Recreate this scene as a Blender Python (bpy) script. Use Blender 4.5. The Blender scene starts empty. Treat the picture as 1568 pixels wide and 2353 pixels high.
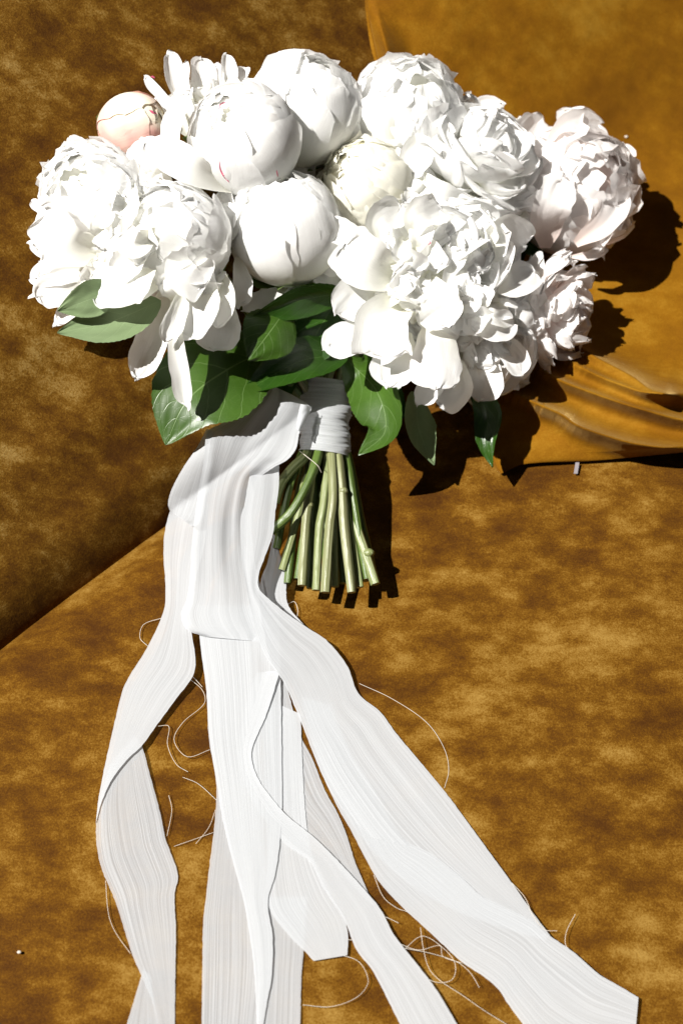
import bpy, math, random
import numpy as np
from mathutils import Vector, Matrix, noise as mnoise

# ------------------------------------------------------------------ camera, light, exposure
scene = bpy.context.scene
PITCH = math.radians(35)            # camera looks down, 35 degrees off the vertical
DIST = 0.80                         # metres from the lens to the seat
FRAME_H = 0.553
IMG_W, IMG_H = 1568.0, 2352.0       # photograph coordinates used for measuring
FPX = IMG_H * DIST / FRAME_H
VD = np.array([0, math.sin(PITCH), -math.cos(PITCH)])
RT = np.array([1.0, 0, 0])
UP = np.array([0, math.cos(PITCH), math.sin(PITCH)])
FW = -VD
CAM = -VD * DIST

cd = bpy.data.cameras.new('camera')
cam = bpy.data.objects.new('camera', cd)
scene.collection.objects.link(cam)
cam.location = CAM
cam.rotation_euler = (PITCH, 0, 0)
cd.sensor_fit = 'VERTICAL'
cd.sensor_height = 36
cd.lens = 18 / (FRAME_H / 2 / DIST)
cd.clip_start = 0.01
cd.clip_end = 50
cd.dof.use_dof = True
cd.dof.focus_distance = 0.735
cd.dof.aperture_fstop = 9.0
scene.camera = cam

w = bpy.data.worlds.new('World')
scene.world = w
w.use_nodes = True
w.node_tree.nodes['Background'].inputs[0].default_value = (0.95, 0.97, 1.0, 1)
w.node_tree.nodes['Background'].inputs[1].default_value = 0.04

LC = np.array([-0.50, 0.36, 0.79])  # towards the light, in camera axes
LC /= np.linalg.norm(LC)
LW = RT * LC[0] + UP * LC[1] + FW * LC[2]
ld = bpy.data.lights.new('window_light', 'SPOT')
ld.energy = 2720
ld.color = (1.0, 0.965, 0.91)
ld.shadow_soft_size = 0.02
ld.spot_size = math.radians(24)
ld.spot_blend = 0.3
lamp = bpy.data.objects.new('window_light', ld)
scene.collection.objects.link(lamp)
lamp.location = Vector(LW * 5.0) + Vector((0.02, 0.03, 0.05))
lamp.rotation_euler = Vector(LW).to_track_quat('Z', 'Y').to_euler()

scene.view_settings.view_transform = 'Standard'
scene.view_settings.look = 'None'
scene.view_settings.exposure = 0
scene.view_settings.gamma = 1
scene.render.engine = 'CYCLES'
scene.cycles.max_bounces = 14
scene.cycles.diffuse_bounces = 12
scene.cycles.transmission_bounces = 8
scene.cycles.transparent_max_bounces = 12

# ------------------------------------------------------------------ helpers
rng = random.Random(7)
COL = scene.collection


def ray(px, py):
    return VD * 1.0 + RT * ((px - IMG_W / 2) / FPX) + UP * ((IMG_H / 2 - py) / FPX)


def on_seat(px, py):
    d = ray(px, py)
    t = -CAM[2] / d[2]
    return CAM + d * t


CR0, CR1 = on_seat(0, 1470), on_seat(380, 1186)          # the crease between seat and back
CDIR = (CR1 - CR0) / np.linalg.norm(CR1 - CR0)
CN = np.array([-CDIR[1], CDIR[0], 0])                     # horizontal, away from the viewer
BETA = math.radians(42)
BUP = CN * math.cos(BETA) + np.array([0, 0, 1]) * math.sin(BETA)
BNRM = -CN * math.sin(BETA) + np.array([0, 0, 1]) * math.cos(BETA)


def base_depth(px, py):
    px = np.asarray(px, float); py = np.asarray(py, float)
    d = VD + ((px - IMG_W / 2) / FPX)[..., None] * RT + ((IMG_H / 2 - py) / FPX)[..., None] * UP
    t1 = -CAM[2] / d[..., 2]
    den = d @ BNRM
    t2 = ((CR0 - CAM) @ BNRM) / np.where(np.abs(den) < 1e-9, -1e-9, den)
    t2 = np.where((den > -1e-6) | (t2 < 0), 9.0, t2)
    return np.minimum(t1, t2)


def P_soft(px, py, h):
    """like P, but over a surface that bridges the crease between seat and back smoothly"""
    d = VD + ((px - IMG_W / 2) / FPX)[..., None] * RT + ((IMG_H / 2 - py) / FPX)[..., None] * UP
    t1 = -CAM[2] / d[..., 2]
    t2 = ((CR0 - CAM) @ BNRM) / np.minimum(d @ BNRM, -1e-3)
    k = 0.022
    t = -k * np.log(np.exp(-t1 / k) + np.exp(-np.clip(t2, 0, 9) / k))
    return CAM + d * (t - h * t / FPX)[..., None]


def P(px, py, h=0.0):
    """point that shows at photograph position (px, py), h units in front of the sofa surface"""
    px = np.asarray(px, float); py = np.asarray(py, float); h = np.asarray(h, float)
    d = VD + ((px - IMG_W / 2) / FPX)[..., None] * RT + ((IMG_H / 2 - py) / FPX)[..., None] * UP
    t = base_depth(px, py)
    return CAM + d * (t - h * t / FPX)[..., None]


def K_at(px, py, h=0.0):
    t = base_depth(px, py)
    return (t - np.asarray(h, float) * t / FPX) / FPX


_perm = np.random.RandomState(11).permutation(256)
_perm = np.r_[_perm, _perm, _perm]
_grad = np.random.RandomState(5).normal(size=(256, 3))
_grad /= np.linalg.norm(_grad, axis=1)[:, None]


def nz(x, y, z=0.0):
    """gradient noise on arrays, about -1..1"""
    x, y, z = np.broadcast_arrays(np.asarray(x, float), np.asarray(y, float), np.asarray(z, float))
    xi, yi, zi = np.floor(x).astype(int), np.floor(y).astype(int), np.floor(z).astype(int)
    xf, yf, zf = x - xi, y - yi, z - zi
    f = lambda t: t * t * t * (t * (t * 6 - 15) + 10)
    u, v, w_ = f(xf), f(yf), f(zf)
    out = 0.0
    for dx in (0, 1):
        for dy in (0, 1):
            for dz in (0, 1):
                hsh = _perm[_perm[_perm[(xi + dx) & 255] + ((yi + dy) & 255)] + ((zi + dz) & 255)]
                g = _grad[hsh]
                dot = g[..., 0] * (xf - dx) + g[..., 1] * (yf - dy) + g[..., 2] * (zf - dz)
                out = out + dot * np.where(dx, u, 1 - u) * np.where(dy, v, 1 - v) * np.where(dz, w_, 1 - w_)
    return out * 1.5


def new_obj(name, mesh, mat=None, parent=None):
    o = bpy.data.objects.new(name, mesh)
    COL.objects.link(o)
    if mat and not mesh.materials:
        mesh.materials.append(mat)
    if parent:
        o.parent = parent
    return o


def mesh_from(name, verts, faces, uvs=None, smooth=True):
    me = bpy.data.meshes.new(name)
    me.from_pydata(np.asarray(verts, float).tolist(), [], faces)
    if uvs is not None:
        uvl = me.uv_layers.new(name='UVMap')
        idx = np.empty(len(me.loops), dtype=np.int32)
        me.loops.foreach_get('vertex_index', idx)
        uvl.data.foreach_set('uv', np.asarray(uvs, dtype=np.float32)[idx].ravel())
    if smooth:
        me.polygons.foreach_set('use_smooth', [True] * len(me.polygons))
    me.update()
    return me


def grid_faces(nv, nu, off=0):
    f = []
    for i in range(nv - 1):
        for j in range(nu - 1):
            a = off + i * nu + j
            f.append((a, a + 1, a + nu + 1, a + nu))
    return f


class Bag:
    """collects grids into one mesh"""
    def __init__(self):
        self.v, self.f, self.uv = [], [], []

    def grid(self, pts, uv):
        nv, nu = pts.shape[:2]
        off = len(self.v)
        self.v.extend(pts.reshape(-1, 3))
        self.uv.extend(uv.reshape(-1, 2))
        self.f.extend(grid_faces(nv, nu, off))

    def build(self, name, mat, parent):
        return new_obj(name, mesh_from(name, self.v, self.f, self.uv), mat, parent)


def std_uv(nv, nu):
    uv = np.zeros((nv, nu, 2))
    uv[..., 0] = np.linspace(0, 1, nu)[None, :]
    uv[..., 1] = np.linspace(0, 1, nv)[:, None]
    return uv


def grid_obj(name, pts, mat, parent, uv=None):
    b = Bag()
    b.grid(pts, std_uv(*pts.shape[:2]) if uv is None else uv)
    return b.build(name, mat, parent)


def catmull(pts, n, arclen=True):
    """smooth curve through pts (k,d) sampled at n values (or array of 0..1)"""
    p = np.asarray(pts, float)
    ts = np.linspace(0, 1, n) if np.isscalar(n) else np.asarray(n, float)
    k = len(p)
    if arclen:
        d = np.r_[0, np.cumsum(np.linalg.norm(np.diff(p[:, :2], axis=0), axis=1) + 1e-6)]
        d /= d[-1]
    else:
        d = np.linspace(0, 1, k)
    m = np.zeros_like(p)
    for i in range(k):
        a, b = max(i - 1, 0), min(i + 1, k - 1)
        m[i] = (p[b] - p[a]) / (d[b] - d[a])
    out = []
    for t in ts:
        tc = min(max(t, 0), 1)
        i = min(max(np.searchsorted(d, tc, side='right') - 1, 0), k - 2)
        hh = d[i + 1] - d[i]
        x = (tc - d[i]) / hh
        h00 = 2 * x**3 - 3 * x**2 + 1
        h10 = x**3 - 2 * x**2 + x
        h01 = -2 * x**3 + 3 * x**2
        h11 = x**3 - x**2
        q = h00 * p[i] + h10 * hh * m[i] + h01 * p[i + 1] + h11 * hh * m[i + 1]
        if t > 1:
            q = q + (t - 1) * m[-1]
        out.append(q)
    return np.array(out)


# ------------------------------------------------------------------ materials
def new_mat(name):
    m = bpy.data.materials.new(name)
    m.use_nodes = True
    nt = m.node_tree
    for n in list(nt.nodes):
        nt.nodes.remove(n)
    out = nt.nodes.new('ShaderNodeOutputMaterial')
    return m, nt, out


def N(nt, kind, **kw):
    n = nt.nodes.new(kind)
    for k, v in kw.items():
        if k.startswith('i_'):
            key = k[2:]
            key = int(key) if key.isdigit() else key.replace('_', ' ')
            n.inputs[key].default_value = v
        else:
            setattr(n, k, v)
    return n


def ramp(nt, stops, interp='LINEAR'):
    r = nt.nodes.new('ShaderNodeValToRGB')
    r.color_ramp.interpolation = interp
    el = r.color_ramp.elements
    el[0].position, el[0].color = stops[0][0], (*stops[0][1], 1)
    el[1].position, el[1].color = stops[1][0], (*stops[1][1], 1)
    for p, c in stops[2:]:
        e = el.new(p)
        e.color = (*c, 1)
    return r


def velvet(name, stops, scale=22.0, bias=0.0, grain=1.0, sheen=0.5, tint=(1.0, 0.70, 0.28)):
    m, nt, out = new_mat(name)
    L = nt.links.new
    tc = N(nt, 'ShaderNodeTexCoord')
    n1 = N(nt, 'ShaderNodeTexNoise', i_Scale=scale, i_Detail=7.0, i_Roughness=0.66, i_Distortion=0.0)
    n2 = N(nt, 'ShaderNodeTexNoise', i_Scale=scale * 0.22, i_Detail=2.0, i_Roughness=0.5)
    n3 = N(nt, 'ShaderNodeTexNoise', i_Scale=1100.0, i_Detail=2.0, i_Roughness=0.7)
    mp = N(nt, 'ShaderNodeMapping')
    mp.inputs['Rotation'].default_value = (0, 0, math.radians(35))
    mp.inputs['Scale'].default_value = (1.0, 1.55, 1.2)
    L(tc.outputs['Object'], mp.inputs['Vector'])
    for n in (n1, n2):
        L(mp.outputs['Vector'], n.inputs['Vector'])
    L(tc.outputs['Object'], n3.inputs['Vector'])
    a = N(nt, 'ShaderNodeMath', operation='MULTIPLY_ADD')
    L(n2.outputs['Fac'], a.inputs[0]); a.inputs[1].default_value = 0.50
    L(n1.outputs['Fac'], a.inputs[2])
    b = N(nt, 'ShaderNodeMath', operation='MULTIPLY_ADD')
    L(n3.outputs['Fac'], b.inputs[0]); b.inputs[1].default_value = 0.55 * grain
    L(a.outputs[0], b.inputs[2])
    c = N(nt, 'ShaderNodeMath', operation='ADD')
    L(b.outputs[0], c.inputs[0]); c.inputs[1].default_value = -0.25 - 0.275 * grain + bias
    r = ramp(nt, [(0.30, stops[0]), (0.78, stops[3]), (0.47, stops[1]), (0.60, stops[2])], 'B_SPLINE')
    L(c.outputs[0], r.inputs[0])
    p = N(nt, 'ShaderNodeBsdfPrincipled', i_Roughness=0.85)
    p.inputs['Specular IOR Level'].default_value = 0.12
    p.inputs['Sheen Weight'].default_value = sheen
    p.inputs['Sheen Roughness'].default_value = 0.25
    p.inputs['Sheen Tint'].default_value = (*tint, 1)
    L(r.outputs[0], p.inputs['Base Color'])
    bp = N(nt, 'ShaderNodeBump', i_Strength=0.55, i_Distance=0.0012)
    L(b.outputs[0], bp.inputs['Height'])
    L(bp.outputs[0], p.inputs['Normal'])
    L(p.outputs[0], out.inputs[0])
    return m


def petal_mat(name, base, tip, streak=0.0, transl=0.42):
    m, nt, out = new_mat(name)
    L = nt.links.new
    uv = N(nt, 'ShaderNodeUVMap')
    sep = N(nt, 'ShaderNodeSeparateXYZ')
    L(uv.outputs[0], sep.inputs[0])
    r = ramp(nt, [(0.05, base), (0.55, tip)])
    L(sep.outputs['Y'], r.inputs[0])
    tc = N(nt, 'ShaderNodeTexCoord')
    n0 = N(nt, 'ShaderNodeTexNoise', i_Scale=45.0, i_Detail=3.0)
    L(tc.outputs['Object'], n0.inputs['Vector'])
    hv = N(nt, 'ShaderNodeHueSaturation')
    mr = N(nt, 'ShaderNodeMapRange', i_1=0.3, i_2=0.7, i_3=0.95, i_4=1.04)
    L(n0.outputs['Fac'], mr.inputs[0])
    L(mr.outputs[0], hv.inputs['Value'])
    L(r.outputs[0], hv.inputs['Color'])
    if streak > 0:                                    # pink flush in patches
        n9 = N(nt, 'ShaderNodeTexNoise', i_Scale=38.0, i_Detail=2.0)
        L(tc.outputs['Object'], n9.inputs['Vector'])
        m9 = N(nt, 'ShaderNodeMapRange', i_1=0.46, i_2=0.66, i_3=0.0, i_4=streak)
        L(n9.outputs['Fac'], m9.inputs[0])
        x9 = N(nt, 'ShaderNodeMix', data_type='RGBA')
        L(m9.outputs[0], x9.inputs[0]); L(r.outputs[0], x9.inputs[6]); x9.inputs[7].default_value = (0.80, 0.36, 0.33, 1)
        L(x9.outputs[2], hv.inputs['Color'])
    # fine veins running along the petal
    mp = N(nt, 'ShaderNodeMapping')
    mp.inputs['Scale'].default_value = (26.0, 2.2, 1.0)
    L(uv.outputs[0], mp.inputs['Vector'])
    n1 = N(nt, 'ShaderNodeTexNoise', i_Scale=1.0, i_Detail=4.0, i_Roughness=0.6, i_Distortion=0.4)
    L(mp.outputs[0], n1.inputs['Vector'])
    n2 = N(nt, 'ShaderNodeTexNoise', i_Scale=160.0, i_Detail=3.0)
    L(tc.outputs['Object'], n2.inputs['Vector'])
    ad = N(nt, 'ShaderNodeMath', operation='MULTIPLY_ADD')
    L(n2.outputs['Fac'], ad.inputs[0]); ad.inputs[1].default_value = 0.9
    L(n1.outputs['Fac'], ad.inputs[2])
    bp = N(nt, 'ShaderNodeBump', i_Strength=0.2, i_Distance=0.001)
    L(ad.outputs[0], bp.inputs['Height'])
    p = N(nt, 'ShaderNodeBsdfPrincipled', i_Roughness=0.55)
    p.inputs['Specular IOR Level'].default_value = 0.2
    L(hv.outputs[0], p.inputs['Base Color'])
    L(bp.outputs[0], p.inputs['Normal'])
    t = N(nt, 'ShaderNodeBsdfTranslucent')
    L(hv.outputs[0], t.inputs['Color'])
    L(bp.outputs[0], t.inputs['Normal'])
    mx = N(nt, 'ShaderNodeMixShader', i_0=transl)
    L(p.outputs[0], mx.inputs[1]); L(t.outputs[0], mx.inputs[2])
    L(mx.outputs[0], out.inputs[0])
    return m


def ribbon_mat(name, col, transp=0.0):
    m, nt, out = new_mat(name)
    L = nt.links.new
    uv = N(nt, 'ShaderNodeUVMap')
    mp = N(nt, 'ShaderNodeMapping')
    mp.inputs['Scale'].default_value = (80.0, 0.22, 1.0)
    L(uv.outputs[0], mp.inputs['Vector'])
    n1 = N(nt, 'ShaderNodeTexNoise', i_Scale=1.0, i_Detail=5.0, i_Roughness=0.65, i_Distortion=0.0)
    L(mp.outputs[0], n1.inputs['Vector'])
    mp2 = N(nt, 'ShaderNodeMapping')
    mp2.inputs['Scale'].default_value = (150.0, 60.0, 1.0)
    L(uv.outputs[0], mp2.inputs['Vector'])
    n2 = N(nt, 'ShaderNodeTexNoise', i_Scale=1.0, i_Detail=2.0)
    L(mp2.outputs[0], n2.inputs['Vector'])
    ad = N(nt, 'ShaderNodeMath', operation='MULTIPLY_ADD')
    L(n2.outputs['Fac'], ad.inputs[0]); ad.inputs[1].default_value = 0.4
    L(n1.outputs['Fac'], ad.inputs[2])
    r = ramp(nt, [(0.35, tuple(c * 0.90 for c in col)), (0.75, tuple(min(1, c * 1.05) for c in col))])
    L(n1.outputs['Fac'], r.inputs[0])
    bp = N(nt, 'ShaderNodeBump', i_Strength=0.30, i_Distance=0.0007)
    L(ad.outputs[0], bp.inputs['Height'])
    p = N(nt, 'ShaderNodeBsdfPrincipled', i_Roughness=0.7)
    p.inputs['Specular IOR Level'].default_value = 0.2
    L(r.outputs[0], p.inputs['Base Color']); L(bp.outputs[0], p.inputs['Normal'])
    t = N(nt, 'ShaderNodeBsdfTranslucent')
    L(r.outputs[0], t.inputs['Color']); L(bp.outputs[0], t.inputs['Normal'])
    mx = N(nt, 'ShaderNodeMixShader', i_0=0.3)
    L(p.outputs[0], mx.inputs[1]); L(t.outputs[0], mx.inputs[2])
    last = mx
    if transp > 0:
        tr = N(nt, 'ShaderNodeBsdfTransparent')
        mr = N(nt, 'ShaderNodeMapRange', i_1=0.38, i_2=0.66, i_3=transp * 1.5, i_4=transp * 0.4)
        L(n1.outputs['Fac'], mr.inputs[0])
        m2 = N(nt, 'ShaderNodeMixShader')
        L(mr.outputs[0], m2.inputs[0])
        L(mx.outputs[0], m2.inputs[1]); L(tr.outputs[0], m2.inputs[2])
        last = m2
    L(last.outputs[0], out.inputs[0])
    return m


def leaf_mat(name, c_dark, c_light, vein, rough=0.3, spec=0.5):
    m, nt, out = new_mat(name)
    L = nt.links.new
    uv = N(nt, 'ShaderNodeUVMap')
    sep = N(nt, 'ShaderNodeSeparateXYZ')
    L(uv.outputs[0], sep.inputs[0])
    c = N(nt, 'ShaderNodeMath', operation='SUBTRACT'); L(sep.outputs['X'], c.inputs[0]); c.inputs[1].default_value = 0.5
    ab = N(nt, 'ShaderNodeMath', operation='ABSOLUTE'); L(c.outputs[0], ab.inputs[0])
    # side veins: bands in v - curve(|u|)
    sq = N(nt, 'ShaderNodeMath', operation='POWER'); L(ab.outputs[0], sq.inputs[0]); sq.inputs[1].default_value = 1.25
    vv = N(nt, 'ShaderNodeMath', operation='MULTIPLY_ADD'); L(sq.outputs[0], vv.inputs[0]); vv.inputs[1].default_value = -0.75
    L(sep.outputs['Y'], vv.inputs[2])
    tc = N(nt, 'ShaderNodeTexCoord')
    nn = N(nt, 'ShaderNodeTexNoise', i_Scale=60.0, i_Detail=3.0)
    L(tc.outputs['Object'], nn.inputs['Vector'])
    v2 = N(nt, 'ShaderNodeMath', operation='MULTIPLY_ADD'); L(nn.outputs['Fac'], v2.inputs[0]); v2.inputs[1].default_value = 0.09
    L(vv.outputs[0], v2.inputs[2])
    fr = N(nt, 'ShaderNodeMath', operation='PINGPONG'); L(v2.outputs[0], fr.inputs[0]); fr.inputs[1].default_value = 0.075
    side = N(nt, 'ShaderNodeMapRange', i_1=0.0, i_2=0.006, i_3=0.6, i_4=0.0); L(fr.outputs[0], side.inputs[0])
    mid = N(nt, 'ShaderNodeMapRange', i_1=0.004, i_2=0.012, i_3=0.9, i_4=0.0); L(ab.outputs[0], mid.inputs[0])
    vor = N(nt, 'ShaderNodeTexVoronoi', feature='DISTANCE_TO_EDGE', i_Scale=230.0)
    L(tc.outputs['Object'], vor.inputs['Vector'])
    net = N(nt, 'ShaderNodeMapRange', i_1=0.0, i_2=0.05, i_3=0.10, i_4=0.0); L(vor.outputs['Distance'], net.inputs[0])
    mxv = N(nt, 'ShaderNodeMath', operation='MAXIMUM'); L(side.outputs[0], mxv.inputs[0]); L(mid.outputs[0], mxv.inputs[1])
    mxn = N(nt, 'ShaderNodeMath', operation='MAXIMUM'); L(mxv.outputs[0], mxn.inputs[0]); L(net.outputs[0], mxn.inputs[1])
    n5 = N(nt, 'ShaderNodeTexNoise', i_Scale=28.0, i_Detail=4.0)
    L(tc.outputs['Object'], n5.inputs['Vector'])
    r = ramp(nt, [(0.3, c_dark), (0.7, c_light)])
    L(n5.outputs['Fac'], r.inputs[0])
    mc = N(nt, 'ShaderNodeMix', data_type='RGBA')
    L(mxn.outputs[0], mc.inputs[0]); L(r.outputs[0], mc.inputs[6]); mc.inputs[7].default_value = (*vein, 1)
    hn = N(nt, 'ShaderNodeMath', operation='MULTIPLY_ADD'); L(mxn.outputs[0], hn.inputs[0]); hn.inputs[1].default_value = -1.0
    L(nn.outputs['Fac'], hn.inputs[2])
    bp = N(nt, 'ShaderNodeBump', i_Strength=0.28, i_Distance=0.0006); L(hn.outputs[0], bp.inputs['Height'])
    p = N(nt, 'ShaderNodeBsdfPrincipled', i_Roughness=rough)
    p.inputs['Specular IOR Level'].default_value = spec
    L(mc.outputs[2], p.inputs['Base Color']); L(bp.outputs[0], p.inputs['Normal'])
    t = N(nt, 'ShaderNodeBsdfTranslucent'); L(mc.outputs[2], t.inputs['Color'])
    mx = N(nt, 'ShaderNodeMixShader', i_0=0.18)
    L(p.outputs[0], mx.inputs[1]); L(t.outputs[0], mx.inputs[2])
    L(mx.outputs[0], out.inputs[0])
    return m


def stem_mat(name, c1, c2, c3):
    m, nt, out = new_mat(name)
    L = nt.links.new
    uv = N(nt, 'ShaderNodeUVMap')
    mp = N(nt, 'ShaderNodeMapping'); mp.inputs['Scale'].default_value = (14, 3.0, 1)
    L(uv.outputs[0], mp.inputs[0])
    n1 = N(nt, 'ShaderNodeTexNoise', i_Scale=1.0, i_Detail=4.0, i_Roughness=0.6); L(mp.outputs[0], n1.inputs['Vector'])
    r = ramp(nt, [(0.30, c1), (0.72, c3), (0.5, c2)])
    L(n1.outputs['Fac'], r.inputs[0])
    bp = N(nt, 'ShaderNodeBump', i_Strength=0.6, i_Distance=0.0008); L(n1.outputs['Fac'], bp.inputs['Height'])
    p = N(nt, 'ShaderNodeBsdfPrincipled', i_Roughness=0.35)
    L(r.outputs[0], p.inputs['Base Color']); L(bp.outputs[0], p.inputs['Normal'])
    L(p.outputs[0], out.inputs[0])
    return m


def plain(name, col, rough=0.6):
    m, nt, out = new_mat(name)
    tc = N(nt, 'ShaderNodeTexCoord')
    n1 = N(nt, 'ShaderNodeTexNoise', i_Scale=120.0, i_Detail=3.0)
    nt.links.new(tc.outputs['Object'], n1.inputs['Vector'])
    r = ramp(nt, [(0.3, tuple(c * 0.85 for c in col)), (0.7, col)])
    nt.links.new(n1.outputs['Fac'], r.inputs[0])
    p = N(nt, 'ShaderNodeBsdfPrincipled', i_Roughness=rough)
    nt.links.new(r.outputs[0], p.inputs['Base Color'])
    nt.links.new(p.outputs[0], out.inputs[0])
    return m


M_SEAT = velvet('seat_velvet', [(0.040, 0.0125, 0.0002), (0.086, 0.0325, 0.0004), (0.142, 0.062, 0.0020), (0.27, 0.160, 0.036)], scale=36, sheen=0.35, grain=0.8, tint=(1.0, 0.74, 0.34))
M_BACK = velvet('back_velvet', [(0.040, 0.0130, 0.0002), (0.086, 0.0345, 0.0007), (0.140, 0.066, 0.0040), (0.29, 0.190, 0.060)], scale=48, sheen=0.7, grain=0.8, tint=(0.97, 0.80, 0.46))
M_PIL = velvet('pillow_velvet', [(0.120, 0.0455, 0.0004), (0.160, 0.064, 0.0006), (0.195, 0.083, 0.0014), (0.27, 0.140, 0.012)], scale=22, sheen=0.8, grain=0.6)
M_WHITE = petal_mat('white_petal', (0.92, 0.92, 0.83), (0.955, 0.955, 0.95))
M_CREAM = petal_mat('cream_petal', (0.90, 0.88, 0.70), (0.935, 0.925, 0.86))
M_BLUSH = petal_mat('blush_petal', (0.91, 0.76, 0.70), (0.945, 0.925, 0.915))
M_BUD = petal_mat('bud_petal', (0.80, 0.66, 0.55), (0.82, 0.77, 0.64), streak=0.8, transl=0.15)
M_RIB = ribbon_mat('ribbon_silk', (0.585, 0.605, 0.63), transp=0.13)
M_RIBS = ribbon_mat('ribbon_silk_sheer', (0.585, 0.605, 0.63), transp=0.27)
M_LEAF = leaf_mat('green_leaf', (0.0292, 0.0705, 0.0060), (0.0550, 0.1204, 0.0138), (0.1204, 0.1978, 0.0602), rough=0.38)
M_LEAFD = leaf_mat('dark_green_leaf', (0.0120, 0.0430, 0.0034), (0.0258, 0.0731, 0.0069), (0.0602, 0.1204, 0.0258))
M_LEAFP = leaf_mat('pale_leaf_underside', (0.1720, 0.2408, 0.1161), (0.2150, 0.2924, 0.1505), (0.2580, 0.3440, 0.1849), rough=0.6, spec=0.2)
M_STEM = stem_mat('cut_stem', (0.0731, 0.0989, 0.0241), (0.1978, 0.2322, 0.0903), (0.3612, 0.3698, 0.2150))
M_STEMB = stem_mat('browned_stem', (0.0946, 0.0860, 0.0344), (0.1978, 0.2150, 0.0946), (0.3612, 0.3526, 0.2322))
M_STEMD = stem_mat('green_stem', (0.0258, 0.0473, 0.0069), (0.0731, 0.1204, 0.0206), (0.1376, 0.1892, 0.0473))
M_NODE = plain('stem_node', (0.30, 0.20, 0.12))
M_THREAD = plain('thread', (0.55, 0.50, 0.43))
M_STREAK = plain('crimson_streak', (0.60, 0.10, 0.19))
M_CALYX = plain('calyx_green', (0.14, 0.22, 0.05))
M_STAMEN = plain('stamen', (0.55, 0.42, 0.14))


# ------------------------------------------------------------------ sofa: seat and back
def thing(name, label, cat, loc=(0, 0, 0)):
    o = bpy.data.objects.new(name, None)
    COL.objects.link(o)
    o.empty_display_size = 0.05
    o.location = loc
    o['label'] = label
    o['category'] = cat
    return o


def solid(name, top, bot, mat, parent=None):
    """closed body from a top grid and a bottom grid"""
    nv, nu = top.shape[:2]
    v = np.concatenate([top.reshape(-1, 3), bot.reshape(-1, 3)])
    off = nv * nu
    f = grid_faces(nv, nu) + [tuple(reversed(q)) for q in grid_faces(nv, nu, off)]
    rim = [(0, j) for j in range(nu)] + [(i, nu - 1) for i in range(1, nv)] + \
          [(nv - 1, j) for j in range(nu - 2, -1, -1)] + [(i, 0) for i in range(nv - 2, 0, -1)]
    ids = [i * nu + j for i, j in rim]
    for a, b in zip(ids, ids[1:] + ids[:1]):
        f.append((b, a, a + off, b + off))
    return new_obj(name, mesh_from(name, v, f, np.zeros((len(v), 2))), mat, parent)


sofa = thing('velvet_sofa', 'mustard gold crushed velvet sofa that the bouquet lies on', 'sofa', (0, 0, -0.2))


aa, tt_ = np.meshgrid(np.linspace(-0.55, 0.80, 220), np.linspace(0, 1, 200))
bb = -0.03 + 0.78 * tt_ ** 1.7                       # from under the back toward the viewer
edge = np.clip(1 - bb / 0.034, 0, 2.0)
zz = -0.011 * edge ** 2.2 + 0.0035 * nz(aa * 7, bb * 7, 3.1) * np.clip(bb / 0.03, 0, 1)
zz += 0.0010 * nz(aa * 30, bb * 30, 1.7) * np.clip(bb / 0.03, 0, 1)
zz += 0.0012 * nz(aa * 26, bb * 90, 9.0) * np.exp(-np.abs(bb) / 0.04)
top = CR0 + aa[..., None] * CDIR - bb[..., None] * CN
top[..., 2] = zz - 0.0012
seat = solid('seat_cushion', top, top + np.array([0, 0, -0.14]), M_SEAT)
aa, tt_ = np.meshgrid(np.linspace(-0.55, 0.80, 220), np.linspace(0, 1, 200))
qq = -0.05 + 0.67 * tt_ ** 1.15                      # up the back
cc = np.clip(1 - (qq + 0.004) / 0.030, 0, 2.5)
dd = -0.009 * cc ** 2.0 + 0.003 * nz(aa * 8, qq * 8, 5.5) + 0.0012 * nz(aa * 28, qq * 28, 2.2)
dd += 0.0035 * np.exp(-((qq - 0.055 - aa * 0.05) / 0.016) ** 2) * (0.5 + nz(aa * 12, 0 * aa, 4))
top = CR0 + aa[..., None] * CDIR + (qq + 0.004)[..., None] * BUP + (dd - 0.001)[..., None] * BNRM
back = solid('back_cushion', top, top - BNRM * 0.12, M_BACK)
for o in (seat, back):
    o.parent = sofa
    o.matrix_parent_inverse = Matrix.Translation((0, 0, 0.2))

# ------------------------------------------------------------------ throw pillow
LEFT = catmull([(835, -420), (838, -200), (842, 0), (862, 110), (885, 200), (930, 400), (985, 600), (1050, 820), (1150, 1085)], 400)
BOT = catmull([(1150, 1088), (1220, 1066), (1400, 1059), (1568, 1047), (1900, 1020), (2250, 990)], 200)
FOLDS = [  # ridge line, height
    ([(1120, 880), (1286, 950), (1327, 977), (1394, 1001), (1461, 1019), (1568, 1031), (1800, 1040)], 46),
    ([(1150, 800), (1280, 870), (1347, 897), (1411, 920), (1478, 941), (1568, 964), (1800, 1000)], 40),
    ([(1250, 800), (1374, 863), (1428, 884), (1478, 900), (1568, 904), (1800, 900)], 34),
    ([(1230, 730), (1364, 818), (1411, 843), (1455, 867), (1490, 892), (1520, 902)], 34),
    ([(1380, 440), (1480, 458), (1568, 470), (1700, 480)], 7),
    ([(850, 20), (875, 90), (905, 170), (930, 240)], 22),
    ([(880, 40), (915, 120), (950, 190)], 8),
]
FOLDS = [(catmull(p, 40), a) for p, a in FOLDS]


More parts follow.
